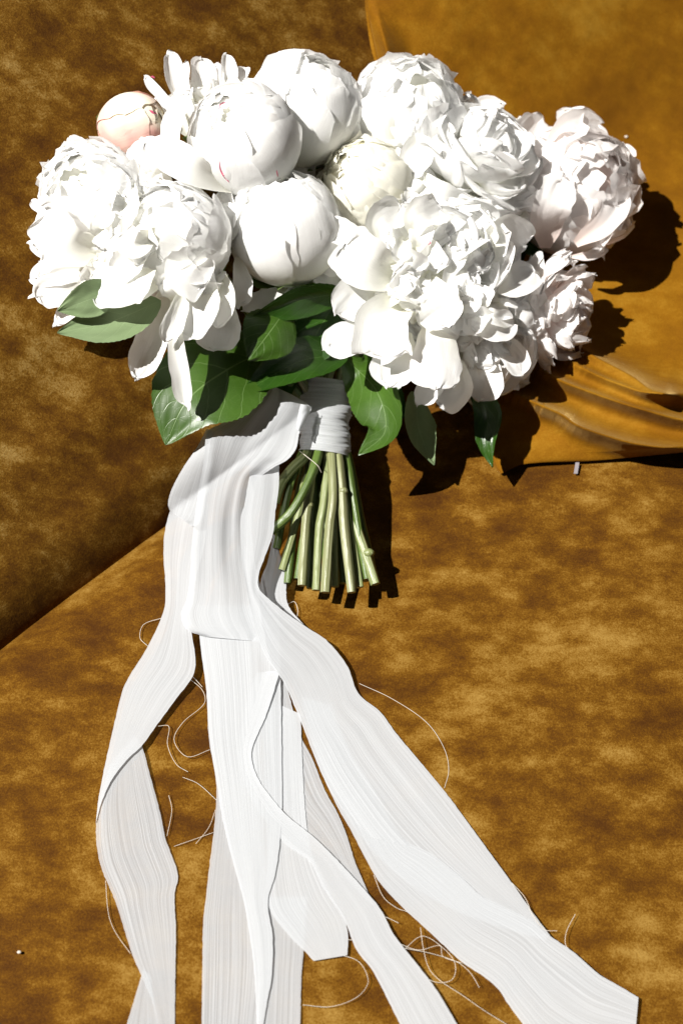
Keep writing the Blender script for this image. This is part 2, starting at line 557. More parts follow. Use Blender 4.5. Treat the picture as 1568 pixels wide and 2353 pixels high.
def fold_h(x, y):
    tot = np.zeros_like(x)
    for k, (pl, A) in enumerate(FOLDS):
        best = np.full(x.shape, 1e9); bi = np.zeros(x.shape, int)
        for i in range(len(pl)):
            r = np.hypot(x - pl[i, 0], y - pl[i, 1])
            m_ = r < best
            best[m_] = r[m_]; bi[m_] = i
        j = np.clip(bi, 1, len(pl) - 2)
        tx = pl[j + 1, 0] - pl[j - 1, 0]; ty = pl[j + 1, 1] - pl[j - 1, 1]
        ln = np.hypot(tx, ty)
        sd = (tx * (y - pl[bi, 1]) - ty * (x - pl[bi, 0])) / ln      # signed distance, positive below the ridge
        fr = bi / (len(pl) - 1)
        if k < 4:
            ends = np.clip(fr / 0.2, 0, 1)
            far = np.where((bi == 0) | (bi == len(pl) - 1), np.maximum(best ** 2 - sd ** 2, 0) ** 0.5, 0)
            f_ = np.where(sd > 0, np.exp(-(sd / 24.0) ** 1.5), np.exp(-np.abs(sd) / 22.0)) * np.exp(-(far / 30) ** 2)
        else:
            ends = np.sin(np.pi * np.clip(fr * 0.96 + 0.02, 0, 1))
            f_ = np.exp(-(best / 20.0) ** 2)
        tot += A * f_ * (0.15 + 0.85 * ends)
    return tot


ss, tt_ = np.meshgrid(np.linspace(0, 1, 420) ** 1.25, 1 - (1 - np.linspace(0, 1, 520)) ** 1.5)
xb = np.interp(ss, np.linspace(0, 1, 200), BOT[:, 0]); yb = np.interp(ss, np.linspace(0, 1, 200), BOT[:, 1])
yy = -420 + (yb + 420) * tt_
xl = np.interp(yy, LEFT[:, 1], LEFT[:, 0])
xx = xl + (2050 - xl) * ss
yb = np.interp(xx, BOT[:, 0], BOT[:, 1])
dl, db = xx - xl, np.maximum(yb - yy, 0)
prof = lambda d, w_: np.sqrt(np.clip(1 - (1 - np.clip(d / w_, 0, 1)) ** 2, 0, 1))
hh = 2 + 73 * prof(dl, 330) * (0.04 + 0.96 * prof(db, 260))
hh += 2.1 * fold_h(xx, yy) * np.clip(db / 22, 0, 1) * np.clip(dl / 25 + 0.05, 0, 1)
hh += (6 * nz(xx * 0.006, yy * 0.006, 7.7) + 1.6 * nz(xx * 0.03, yy * 0.03, 8.8)) * np.clip(dl / 60, 0, 1) * np.clip(db / 40, 0, 1)
top = P_soft(xx, yy, hh)
e_ = np.minimum(np.clip(dl / 60, 0, 1), np.clip(db / 60, 0, 1))
pillow = solid('throw_pillow', top, top - BNRM * (0.0008 + 0.05 * e_)[..., None], M_PIL)
pillow['label'] = 'slumped golden velvet throw pillow with deep folds, leaning behind the bouquet'
pillow['category'] = 'pillow'

# ------------------------------------------------------------------ the bouquet
bouquet = thing('peony_bouquet', 'bridal bouquet of white peonies tied with trailing white silk ribbons', 'bouquet', tuple(P(760, 1200, 0)))
BI = Matrix.Translation(bouquet.location).inverted()


def attach(o, par=None):
    o.parent = par or bouquet
    if par is None:
        o.matrix_parent_inverse = BI
    else:
        o.matrix_parent_inverse = par.matrix_world.inverted() if False else Matrix.Identity(4)
    return o


def lift(y):
    """the tied handle is held off the seat by the head: clearance grows from the stem ends up to the wrap"""
    t = np.clip((1400 - np.asarray(y, float)) / 380, 0, 1)
    return 95 * t * t * (3 - 2 * t)


def edge_noise(u, seed, f=3.0):
    return nz(u * f, seed * 3.7, 0.3) + 0.5 * nz(u * f * 2.7, seed * 5.1, 1.9)


def sphere_petal(R, az, th0, th1, wmax, seed, lean=0.03, lift=0.05, ruf=0.02, nu=21, nv=23, tipcut=22, squash=(1, 1, 1), rag=1.0):
    """petal hugging a ball; local frame z = flower axis; px units"""
    c, s = math.cos(az), math.sin(az)
    u, v_ = np.meshgrid(np.linspace(-1, 1, nu), np.linspace(0, 1, nv))
    top_ = th1 + tipcut * (1 - np.sqrt(np.clip(1 - 0.93 * u * u, 0, 1))) + rag * (8 * edge_noise(u, seed, 1.6) + 5.0 * edge_noise(u, seed + 9, 5))
    th = np.radians(th0 + (top_ - th0) * v_)
    wv = math.radians(wmax) * (0.30 + 0.70 * np.sin(np.clip(v_ / 0.62, 0, 1) * np.pi / 2)) * (1 - 0.12 * np.clip(v_ - 0.62, 0, 1) / 0.38)
    wv = wv * (1 + 0.06 * rag * nz(v_ * 4, np.sign(u), seed))
    ps = u * wv
    d = np.stack([np.cos(ps) * np.sin(th) * c - np.sin(ps) * s, np.cos(ps) * np.sin(th) * s + np.sin(ps) * c, np.cos(ps) * np.cos(th)], -1)
    rr = 1 + lean * u + lift * v_ ** 5 + 0.03 * np.abs(u) ** 3 * v_
    rr = rr + ruf * v_ ** 1.3 * (nz(d[..., 0] * 2.6 + seed, d[..., 1] * 2.6, d[..., 2] * 2.6) + 0.4 * nz(d[..., 0] * 8 + seed, d[..., 1] * 8, d[..., 2] * 8))
    rr = rr + ruf * 1.3 * v_ ** 6 * edge_noise(u, seed + 4, 3.2) + ruf * 0.35 * v_ * nz(u * 7, v_ * 1.5, seed)
    return d * (R * rr)[..., None] * np.array(squash)


def bezier(p0, p1, p2, p3, t):
    return ((1 - t) ** 3)[:, None] * p0 + (3 * t * (1 - t) ** 2)[:, None] * p1 + (3 * t * t * (1 - t))[:, None] * p2 + (t ** 3)[:, None] * p3


def petal_shape(v, base=0.35, peak=0.68, sq=2.6):
    a = base + (1 - base) * np.sin(np.clip(v / peak, 0, 1) * np.pi / 2)
    b = np.clip(1 - (np.clip(v - peak, 0, 1) / (1 - peak)) ** sq, 0, 1) ** 0.5
    return a * b


def free_petal(ctrl, az, width, seed, cup=0.35, ruf=0.05, nu=19, nv=19, twist=0.0, base=0.35):
    """petal whose midrib is a bezier in the (radial, axial) plane"""
    c, s = math.cos(az), math.sin(az)
    vv = 1 - (1 - np.linspace(0, 1, nv)) ** 1.35
    cv = bezier(*[np.array(q, float) for q in ctrl], vv)
    tn = np.gradient(cv, axis=0)
    tn /= np.linalg.norm(tn, axis=1)[:, None] + 1e-9
    L_ = np.linalg.norm(np.diff(cv, axis=0), axis=1).sum()
    sh = petal_shape(vv, base, 0.60 + 0.18 * ((seed * 7.3) % 1), 2.2 + 2.2 * ((seed * 3.1) % 1))
    er = np.array([c, s, 0]); ez = np.array([0, 0, 1.0]); et = np.array([-s, c, 0])
    T = tn[:, :1] * er + tn[:, 1:] * ez
    nin = -tn[:, 1:] * er + tn[:, :1] * ez
    tw = (twist * vv)[:, None]
    e1 = et * np.cos(tw) + nin * np.sin(tw)
    n1 = nin * np.cos(tw) - et * np.sin(tw)
    P0 = cv[:, :1] * er + cv[:, 1:] * ez
    u = np.linspace(-1, 1, nu)[None, :]
    V = vv[:, None]
    wv = width * sh[:, None] * (1 + 0.10 * nz(V * 4, np.sign(u), seed))
    k = V ** 1.6 * (0.3 + 0.7 * np.abs(u))
    along_n = cup * wv * u * u + ruf * L_ * k * (nz(u * 1.6 + seed, V * 1.8, seed) * 1.1 + 0.55 * nz(u * 4.2 + seed, V * 3, seed * 2.0)) \
        + 0.25 * ruf * L_ * V * nz(u * 5.5, V * 1.2, seed + 7) + 0.35 * ruf * L_ * V ** 6 * nz(u * 9, V * 2, seed + 3)
    along_t = L_ * 0.12 * V ** 3 * edge_noise(u, seed, 1.5) + L_ * 0.055 * V ** 5 * edge_noise(u, seed + 5, 5)
    return P0[:, None] + e1[:, None] * (u * wv * (1 - 0.18 * abs(cup) * u * u))[..., None] + n1[:, None] * along_n[..., None] + T[:, None] * along_t[..., None]


class Bloom:
    def __init__(self, px, py, h, r, axis, mat, label=None, seed=1):
        self.k = K_at(px, py, h)
        self.c = P(px, py, h)
        self.r = r
        z = np.array(axis, float); z /= np.linalg.norm(z)
        x = np.cross([0, 1, 0.2], z); x /= np.linalg.norm(x)
        y = np.cross(z, x)
        self.M = np.stack([x, y, z])                    # local -> camera axes (rows)
        self.mat = mat
        self.inner = Bag()
        self.rg = random.Random(seed)
        # receptacle and sepals: the bloom's own mesh
        b = Bag()
        n, m = 10, 16
        g = np.zeros((n, m, 3))
        for i in range(n):
            th = math.pi * i / (n - 1)
            for j in range(m):
                a = 2 * math.pi * j / (m - 1)
                g[i, j] = (math.sin(th) * math.cos(a) * 0.26 * r, math.sin(th) * math.sin(a) * 0.26 * r, math.cos(th) * 0.3 * r - 0.62 * r)
        b.grid(self.tow(g), std_uv(n, m))
        for q in range(4):
            g = sphere_petal(r * 1.03, q * 1.57 + 0.4, 172, 128, 20, q + seed, nu=7, nv=8)
            b.grid(self.tow(g), std_uv(8, 7))
        self.obj = b.build('peony_bloom', M_CALYX, None)
        attach(self.obj)
        if label:
            self.obj['label'] = label

    def tow(self, g):
        q = (g @ self.M) * self.k
        return self.c + q[..., 0:1] * RT + q[..., 1:2] * UP + q[..., 2:3] * FW

    def petal(self, g, mat=None):
        o = grid_obj('petal', self.tow(g), mat or self.mat, self.obj)
        return o

    def fill(self, g):
        self.inner.grid(self.tow(g), std_uv(*g.shape[:2]))

    def done(self):
        if self.inner.v:
            o = self.inner.build('inner_petals', self.mat, self.obj)
            o['kind'] = 'stuff'

    # ---- styles
    def core_ball(self, f=0.8):
        r = self.r * f
        n, m = 14, 22
        g = np.zeros((n, m, 3))
        for i in range(n):
            th = math.pi * i / (n - 1)
            for j in range(m):
                a = 2 * math.pi * j / (m - 1)
                d = np.array((math.sin(th) * math.cos(a), math.sin(th) * math.sin(a), math.cos(th)))
                g[i, j] = d * r
        self.fill(g)

    def globe(self, n_in=10, n_mid=5, n_out=5, open_=1.0, ruf=0.022, lift=0.05, squash=(1, 1, 1), spin=0.0, wid=54, rag=1.0, lean=0.032):
        rg, R = self.rg, self.r
        self.core_ball(0.80)
        for i in range(n_in):                            # little tight ones at the crown
            self.fill(sphere_petal(R * (0.83 + 0.012 * i), i * 2.4 + spin, 100, 4 + 2.2 * i * open_ + rg.uniform(-4, 4), 24 + 1.6 * i, rg.random() * 50,
                                   lean=0.05 * rg.choice((-1, 1)), lift=lift + 0.05, ruf=ruf * 1.8, nu=13, nv=13, squash=squash))
        for i in range(n_mid):
            self.petal(sphere_petal(R * (0.945 + 0.008 * i), i * 2.4 + 0.7 + spin, 165, 14 * open_ + 5 * i + rg.uniform(-4, 6), wid + rg.uniform(-5, 6), rg.random() * 50,
                                    lean=lean, lift=lift, ruf=ruf, squash=squash, rag=rag))
        for i in range(n_out):
            self.petal(sphere_petal(R * (0.99 + 0.007 * i), i * 2 * math.pi / n_out + 0.2 + spin + rg.uniform(-.15, .15), 170, 34 * open_ + rg.uniform(-8, 18), wid - 2 + rg.uniform(-6, 8), rg.random() * 50,
                                    lean=lean, lift=lift, ruf=ruf, squash=squash, rag=rag))

    def ruffle(self, n=46, n_obj=14, th_max=105, wid=0.40, ruf=0.10, curl=0.5, th_min=4, inner=0.75, spin=0.0, jit=11):
        rg, R = self.rg, self.r
        self.core_ball(0.45)
        for i in range(n):
            f_ = i / (n - 1)
            th = math.radians(th_min + (th_max - th_min) * f_ ** 0.85 + rg.uniform(-jit, jit))
            az = i * 2.39996 + spin + rg.uniform(-.45, .45)
            Rt = R * (inner + (1.02 - inner) * f_ ** 0.6) * rg.uniform(0.93, 1.07)
            d = lambda t, q: (math.sin(t) * q, math.cos(t) * q)
            ctl = (d(th + 0.2, 0.20 * R), d(th + 0.42, 0.55 * Rt), d(th + 0.28 * rg.uniform(0.2, 1.3), 0.92 * Rt), d(th + curl * rg.uniform(-0.5, 0.35), Rt * rg.uniform(0.98, 1.08)))
            g = free_petal(ctl, az, R * wid * rg.uniform(0.65, 1.35) * (0.7 + 0.45 * f_), rg.random() * 60,
                           cup=rg.uniform(0.1, 0.6), ruf=ruf * rg.uniform(0.6, 1.6), twist=rg.uniform(-.4, .4))
            if i >= n - n_obj:
                self.petal(g)
            else:
                self.fill(g)


def hand_surface(mid, widths, nu=21, nv=30, roll=0.0, roll2=None, cup=0.25, ruf=3.0, seed=1.0, shape=None, asym=0.0, serr=0.0, notch=0.05, crinkle=1.0, sq=None):
    """sheet along a midrib given in photograph positions and heights in front of the sofa"""
    vv = 1 - (1 - np.linspace(0, 1, nv)) ** 1.3
    m = catmull(mid, vv)
    if shape is None:
        wd = petal_shape(vv, 0.28, 0.58 + 0.2 * ((seed * 0.377) % 1), sq or 2.2 + 2.4 * ((seed * 0.613) % 1)) * widths
    else:
        wd = shape(vv) * widths
    pw = P(m[:, 0], m[:, 1], m[:, 2])
    kk = K_at(m[:, 0], m[:, 1], m[:, 2])
    tn = np.gradient(pw, axis=0)
    tn /= np.linalg.norm(tn, axis=1)[:, None] + 1e-12
    Lw = np.linalg.norm(np.diff(pw, axis=0), axis=1).sum()
    side = np.cross(tn, FW); side /= np.linalg.norm(side, axis=1)[:, None] + 1e-9
    nrm = np.cross(side, tn)
    a = np.radians(roll + ((roll2 if roll2 is not None else roll) - roll) * vv)[:, None]
    s2 = (side * np.cos(a) + nrm * np.sin(a))[:, None]
    n2 = (nrm * np.cos(a) - side * np.sin(a))[:, None]
    u = np.linspace(-1, 1, nu)[None, :]
    V = vv[:, None]
    wk = (wd * kk)[:, None]
    if serr:
        wk = wk * np.where(np.abs(u) > 0.99, 1 + serr * (0.5 - ((V * 26) % 1.0)), 1.0)
    else:
        wk = wk * (1 + 0.13 * nz(V * 4.5, np.sign(u) * 1.5, seed) + 0.05 * nz(V * 14, np.sign(u) * 2.5, seed))
    K2 = kk[:, None]
    an = cup * wk * u * u + K2 * ruf * (0.25 + V) * (nz(u * 1.3 + seed, V * 2.2, seed) + 0.5 * np.abs(u) * nz(u * 3.5 + seed, V * 6, seed * 1.7))
    an = an + crinkle * K2 * 1.1 * np.clip(V * 2, 0, 1) * nz(u * 5.5 + seed, V * 2.0, seed + 2)
    at = Lw * notch * V ** 4 * (edge_noise(u, seed, 2.0) * 1.3 + 0.55 * edge_noise(u, seed + 3, 6.5))
    an = an + K2 * ruf * 0.5 * V ** 5 * nz(u * 8 + seed, V * 3, seed + 5)
    return pw[:, None] + s2 * (wk * (u + asym * (1 - u * u)))[..., None] + n2 * an[..., None] + tn[:, None] * at[..., None]


def guard(bloom, mid, width, mat=None, **kw):
    g = hand_surface(mid, width, **kw)
    return grid_obj('petal', g, mat or bloom.mat, bloom.obj)


def crumple(bloom, cx, cy, rx, ry, n, h, size, seed, mat=None):
    """small crumpled petals filling in between the blooms"""
    rg = random.Random(seed)
    bag = Bag()
    for i in range(n):
        x, y = cx + rg.uniform(-rx, rx), cy + rg.uniform(-ry, ry)
        a = rg.uniform(0, 6.283); l = size * rg.uniform(0.8, 1.5)
        dx, dy = math.cos(a) * l * 0.5, math.sin(a) * l * 0.5
        g = hand_surface([(x - dx, y - dy, h - 45), (x, y, h + rg.uniform(-8, 8)), (x + dx, y + dy, h + rg.uniform(-12, 14))], size * rg.uniform(0.35, 0.65), nu=13, nv=15,
                         roll=rg.uniform(-45, 45), cup=rg.uniform(-0.2, 0.7), ruf=6, seed=rg.uniform(1, 90), notch=0.09)
        bag.grid(g, std_uv(*g.shape[:2]))
    o = bag.build('inner_petals', mat or bloom.mat, bloom.obj)
    o['kind'] = 'stuff'


BL = {}
# --- the blooms ---------------------------------------------------------------
b = BL['I'] = Bloom(930, 272, 240, 130, (0.25, 0.45, 0.85), M_WHITE, 'loose white peony beside the pillow edge, one petal standing up', 11)
b.globe(n_in=12, n_mid=5, n_out=5, open_=1.25, ruf=0.05, lift=0.10)
guard(b, [(975, 270, 170), (985, 210, 180), (985, 150, 165)], 48, roll=-15, cup=0.4, seed=2)
guard(b, [(870, 290, 250), (850, 220, 270), (838, 178, 255)], 40, roll=25, cup=0.3, seed=3)
guard(b, [(890, 330, 330), (880, 270, 345), (868, 210, 335)], 46, roll=-10, cup=-0.25, seed=4)
b.done()

b = BL['A'] = Bloom(694, 252, 215, 130, (0.35, 0.75, 0.55), M_WHITE, 'tightly closed smooth white peony globe at the back of the bouquet', 5)
b.globe(n_in=9, n_mid=5, n_out=5, open_=0.85, ruf=0.026, lift=0.03, spin=0.9, wid=62, rag=0.6)
guard(b, [(762, 372, 235), (785, 330, 285), (800, 262, 300)], 34, roll=-38, cup=0.2, seed=5, ruf=2)
b.done()

b = BL['C'] = Bloom(470, 250, 95, 78, (-0.2, 0.8, 0.55), M_WHITE, 'open white peony with narrow upright petals behind the globes', 3)
b.ruffle(n=16, n_obj=4, th_max=80, wid=0.4)
for k_, (bx, by, mx, my, tx, ty, wd_, rl) in enumerate([
        (450, 290, 405, 200, 388, 120, 26, -28), (440, 290, 380, 230, 333, 176, 12, 10), (455, 280, 425, 200, 428, 145, 16, 20),
        (480, 280, 465, 200, 462, 134, 30, -20), (505, 270, 500, 190, 497, 148, 20, 15), (515, 270, 522, 190, 520, 122, 20, -30),
        (530, 260, 545, 200, 562, 156, 22, 20), (430, 310, 390, 260, 352, 232, 26, -20), (440, 300, 420, 250, 398, 215, 30, 10)]):
    guard(b, [(bx, by, 120 + 6 * (k_ % 4)), (mx, my, 128 + 9 * (k_ % 3)), (tx, ty, 112 + 9 * (k_ % 3))], wd_, roll=rl, cup=0.5, seed=20 + k_, nv=20)
b.done()

b = BL['D'] = Bloom(305, 289, 120, 75, (0.75, 0.12, 0.45), M_BUD, 'small round unopened bud, cream flushed with pink', 8)
b.globe(n_in=3, n_mid=3, n_out=4, open_=0.5, ruf=0.01, lift=-0.01, squash=(1, 1, 1.12), wid=70, rag=0.5, lean=0.024)
b.done()

b = BL['N'] = Bloom(225, 640, 70, 70, (-0.7, -0.25, 0.6), M_WHITE, 'spread white peony with ragged petals at the velvet side of the bouquet', 4)
b.ruffle(n=14, n_obj=4, th_max=75, wid=0.45)
for k_, (bx, by, mx, my, tx, ty, wd_, rl) in enumerate([
        (250, 640, 160, 590, 72, 562, 24, 15), (250, 650, 170, 620, 78, 640, 38, -15), (250, 660, 170, 660, 82, 682, 38, 10),
        (240, 670, 190, 690, 128, 745, 26, -20), (260, 640, 180, 610, 96, 600, 34, 0), (250, 655, 170, 640, 100, 662, 34, 20)]):
    guard(b, [(bx, by, 95 + 8 * k_), (mx, my, 95 + 8 * (k_ % 3)), (tx, ty, 62 + 10 * (k_ % 3))], wd_, roll=rl, cup=0.25, seed=40 + k_, ruf=5, notch=0.09)
b.done()

b = BL['E'] = Bloom(218, 455, 170, 120, (-0.28, 0.28, 0.9), M_WHITE, 'half open white peony beside the pink bud, ragged rim', 14)
b.globe(n_in=14, n_mid=6, n_out=5, open_=1.5, ruf=0.05, lift=0.08, spin=2.0)
guard(b, [(215, 370, 180), (190, 335, 175), (160, 318, 160)], 17, roll=20, cup=0.5, seed=51)
guard(b, [(240, 580, 235), (160, 560, 255), (100, 480, 235)], 55, roll=18, cup=0.55, seed=52, notch=0.08)
guard(b, [(140, 520, 200), (105, 490, 195), (73, 461, 180)], 13, roll=0, cup=0.5, seed=53)
guard(b, [(270, 540, 240), (262, 470, 268), (255, 400, 255)], 48, roll=10, cup=0.3, seed=54)
b.done()

b = BL['B'] = Bloom(561, 322, 300, 126, (-0.22, 0.30, 0.92), M_WHITE, 'plump white peony globe with crimson flecks and one petal spread aside', 21)
b.globe(n_in=12, n_mid=6, n_out=5, open_=0.9, ruf=0.03, lift=0.03, spin=0.3, wid=56, rag=0.7)
guard(b, [(548, 436, 270), (450, 400, 340), (340, 332, 300)], 46, roll=-18, cup=0.35, seed=61, nv=34, ruf=4, notch=0.04)
guard(b, [(440, 400, 240), (400, 320, 290), (438, 208, 290)], 34, roll=38, cup=0.45, seed=62, ruf=6, notch=0.08)
guard(b, [(390, 430, 230), (345, 390, 265), (325, 320, 250)], 42, roll=12, cup=0.25, seed=63, ruf=3)
b.done()

b = BL['F'] = Bloom(405, 552, 270, 126, (-0.45, -0.05, 0.88), M_WHITE, 'opened white peony with long drooping lower petals over the leaves', 33)
b.globe(n_in=14, n_mid=6, n_out=4, open_=1.6, ruf=0.06, lift=0.10, spin=1.2)
b_f = b
crumple(b, 275, 500, 40, 70, 16, 300, 48, 5)
crumple(b, 250, 600, 50, 40, 14, 250, 50, 6)
crumple(b, 440, 660, 60, 25, 12, 350, 40, 7)
crumple(b, 320, 420, 40, 30, 8, 270, 46, 8)
GF = [  # mid (px,py,h)..., width, roll, cup, seed
    ([(370, 640, 300), (290, 660, 330), (208, 668, 300)], 52, -12, 0.2, 71),
    ([(390, 650, 270), (355, 760, 275), (312, 868, 240)], 38, 18, 0.4, 72),
    ([(400, 680, 300), (412, 800, 330), (432, 938, 300)], 23, -16, 0.75, 73),
    ([(430, 650, 330), (405, 720, 355), (380, 780, 345)], 26, 25, 0.5, 74),
    ([(480, 640, 320), (460, 715, 360), (420, 770, 335)], 46, -10, 0.35, 75),
    ([(480, 660, 290), (500, 740, 310), (492, 806, 290)], 50, 10, 0.3, 76),
    ([(500, 620, 330), (520, 680, 350), (500, 750, 330)], 30, -20, 0.4, 77),
    ([(545, 590, 290), (556, 650, 310), (550, 705, 290)], 24, 15, 0.3, 78),
    ([(440, 560, 330), (430, 620, 375), (470, 655, 370)], 55, 5, 0.4, 79),
    ([(330, 560, 310), (300, 600, 330), (262, 640, 310)], 36, 0, 0.45, 80),
    ([(350, 540, 340), (310, 560, 360), (285, 530, 345)], 34, 15, 0.5, 81),
    ([(500, 560, 300), (520, 520, 320), (500, 470, 300)], 34, -25, 0.5, 82),
    ([(350, 620, 335), (330, 640, 352), (300, 690, 330)], 34, -20, 0.4, 83),
]
for mid, wd_, rl, cu, sd in GF:
    guard(b, mid, wd_, roll=rl, cup=cu, seed=sd, ruf=4, notch=0.06)
guard(b, [(330, 470, 290), (310, 520, 330), (330, 600, 345)], 40, roll=20, cup=0.3, seed=84, ruf=5, notch=0.09)
guard(b, [(300, 420, 280), (285, 480, 310), (250, 540, 300)], 38, roll=-10, cup=0.3, seed=85, ruf=5, notch=0.09)
b.done()

b = BL['G'] = Bloom(652, 526, 305, 130, (-0.10, 0.78, 0.62), M_WHITE, 'smooth closed white peony globe in the middle above the leaves', 9)
b.globe(n_in=9, n_mid=5, n_out=5, open_=0.9, ruf=0.026, lift=0.03, spin=2.6, wid=60, rag=0.6)
GG = [
    ([(560, 560, 270), (530, 510, 290), (512, 440, 275)], 26, 20, 0.4, 91),
    ([(700, 640, 260), (640, 680, 275), (560, 712, 255)], 26, -15, 0.25, 92),
    ([(760, 610, 270), (710, 655, 285), (655, 690, 270)], 26, 15, 0.3, 93),
    ([(780, 600, 275), (755, 640, 300), (718, 625, 305)], 22, 10, 0.6, 94),
    ([(785, 560, 300), (765, 600, 325), (735, 622, 315)], 34, -15, 0.4, 95),
    ([(790, 625, 250), (770, 655, 262), (735, 660, 255)], 15, 0, 0.5, 96),
    ([(610, 660, 235), (600, 690, 240), (560, 700, 235)], 24, 0, 0.3, 97),
    ([(590, 440, 330), (560, 470, 355), (555, 440, 350)], 12, 0, 0.4, 98),
]
for mid, wd_, rl, cu, sd in GG:
    guard(b, mid, wd_, roll=rl, cup=cu, seed=sd, ruf=3)
b.done()

b = BL['H'] = Bloom(842, 428, 280, 104, (-0.45, 0.35, 0.82), M_CREAM, 'small creamy peony with a crumpled tight crown', 17)
b.globe(n_in=16, n_mid=6, n_out=5, open_=0.8, ruf=0.055, lift=0.05, spin=0.4)
b.done()

b = BL['L'] = Bloom(1312, 442, 275, 140, (0.40, 0.12, 0.9), M_BLUSH, 'large blush white peony standing off beside the pillow', 27)
b.globe(n_in=18, n_mid=6, n_out=5, open_=1.3, ruf=0.06, lift=0.07, spin=1.0)
GL = [
    ([(1215, 440, 270), (1195, 350, 290), (1240, 275, 270)], 52, -25, 0.4, 101),
    ([(1260, 380, 340), (1310, 310, 360), (1378, 285, 325)], 46, 10, 0.4, 102),
    ([(1290, 330, 280), (1310, 290, 285), (1312, 250, 270)], 34, 15, 0.4, 103),
    ([(1400, 480, 300), (1428, 420, 325), (1430, 340, 305)], 36, 28, 0.45, 104),
    ([(1390, 560, 270), (1425, 530, 285), (1446, 508, 270)], 20, 10, 0.4, 105),
    ([(1310, 590, 260), (1350, 588, 270), (1390, 572, 255)], 13, 0, 0.4, 106),
    ([(1200, 560, 270), (1195, 490, 300), (1180, 430, 305)], 34, -15, 0.4, 107),
    ([(1320, 560, 330), (1390, 505, 385), (1425, 430, 365)], 34, -10, 0.4, 108),
    ([(1250, 570, 285), (1262, 480, 405), (1290, 405, 420)], 46, -8, 0.2, 109),
]
for mid, wd_, rl, cu, sd in GL:
    guard(b, mid, wd_, roll=rl, cup=cu, seed=sd, ruf=5, notch=0.09)
b.done()

b = BL['J'] = Bloom(1070, 388, 290, 170, (0.50, 0.50, 0.62), M_WHITE, 'ruffled full blown white peony between the globes and the blush peony', 41)
b.ruffle(n=44, n_obj=14, th_max=100, wid=0.50, ruf=0.10, jit=14)
GJ = [
    ([(1090, 420, 360), (1160, 445, 385), (1232, 462, 350)], 40, 10, 0.4, 111),
    ([(960, 400, 350), (1000, 450, 390), (1060, 480, 380)], 40, -10, 0.4, 112),
    ([(1010, 470, 370), (1080, 490, 395), (1150, 478, 375)], 34, 0, 0.4, 113),
    ([(1150, 330, 300), (1175, 400, 320), (1165, 470, 310)], 38, 20, 0.4, 114),
    ([(1000, 300, 350), (960, 350, 372), (930, 400, 350)], 36, 10, 0.3, 115),
]
crumple(b, 930, 340, 45, 45, 12, 320, 54, 21)
crumple(b, 1010, 290, 60, 35, 12, 330, 52, 22)
crumple(b, 1150, 310, 40, 50, 12, 290, 50, 23)
crumple(b, 1180, 400, 30, 50, 9, 310, 50, 24)
for mid, wd_, rl, cu, sd in GJ:
    guard(b, mid, wd_, roll=rl, cup=cu, seed=sd, ruf=5, notch=0.08)
b.done()

b = BL['M'] = Bloom(1240, 712, 235, 140, (0.78, -0.30, 0.42), M_BLUSH, 'ruffled white peony in the shade under the blush peony', 47)
b.ruffle(n=44, n_obj=14, th_max=100, wid=0.36, ruf=0.13)
b.done()

b = BL['O'] = Bloom(1090, 790, 250, 138, (0.35, -0.45, 0.8), M_WHITE, 'ruffled white peony hanging lowest, half in shadow over the pillow folds', 53)
b.ruffle(n=54, n_obj=20, th_max=108, wid=0.38, ruf=0.10)
GO = [
    ([(1010, 800, 320), (1000, 860, 330), (960, 930, 290)], 30, 10, 0.4, 121),
    ([(1040, 820, 300), (1050, 890, 300), (1010, 935, 270)], 40, -10, 0.4, 122),
    ([(1090, 800, 290), (1110, 870, 280), (1100, 920, 250)], 44, 10, 0.35, 123),
    ([(1130, 760, 320), (1180, 820, 310), (1200, 858, 280)], 30, 0, 0.4, 124),
]
for mid, wd_, rl, cu, sd in GO:
    guard(b, mid, wd_, roll=rl, cup=cu, seed=sd, ruf=4)
b.done()

b = BL['K'] = Bloom(1015, 615, 350, 172, (0.08, 0.22, 0.95), M_WHITE, 'largest ruffled white peony facing forward with broad lower guard petals', 61)
b.ruffle(n=50, n_obj=18, th_max=98, wid=0.48, ruf=0.10, jit=14)
GK = [
    ([(850, 590, 400), (800, 545, 420), (745, 515, 395)], 32, 0, 0.4, 131),
    ([(920, 640, 430), (850, 610, 470), (795, 560, 440)], 62, 12, 0.45, 132),
    ([(900, 690, 400), (840, 670, 420), (775, 720, 390)], 50, 15, 0.3, 133),
    ([(900, 740, 380), (830, 770, 400), (750, 800, 375)], 44, -12, 0.3, 134),
    ([(930, 690, 430), (880, 740, 470), (875, 830, 450)], 68, -6, 0.55, 135),
    ([(930, 760, 390), (905, 830, 410), (890, 885, 395)], 54, 5, 0.25, 136),
    ([(1000, 720, 420), (1005, 800, 460), (1000, 892, 435)], 62, 8, -0.25, 137),
    ([(980, 640, 470), (1000, 690, 510), (1030, 750, 490)], 52, -10, 0.3, 138),
    ([(1080, 700, 420), (1120, 740, 440), (1180, 745, 410)], 36, -10, 0.4, 141),
    ([(1120, 640, 430), (1180, 650, 440), (1225, 625, 400)], 42, 10, 0.4, 142),
    ([(1100, 560, 470), (1160, 530, 475), (1205, 560, 440)], 40, -20, 0.5, 143),
    ([(870, 560, 450), (870, 510, 470), (920, 475, 450)], 38, -15, 0.4, 144),
    ([(950, 540, 480), (960, 500, 500), (1010, 480, 480)], 40, 0, 0.4, 145),
]
for mid, wd_, rl, cu, sd in GK:
    guard(b, mid, wd_, roll=rl, cup=cu, seed=sd, ruf=4.5, notch=0.07)
crumple(b, 920, 690, 50, 30, 9, 455, 46, 15)
crumple(b, 1010, 620, 95, 75, 30, 490, 58, 41)
crumple(b, 1060, 720, 80, 45, 16, 440, 58, 42)
crumple(b, 815, 290, 20, 60, 9, 225, 50, 31, M_WHITE)
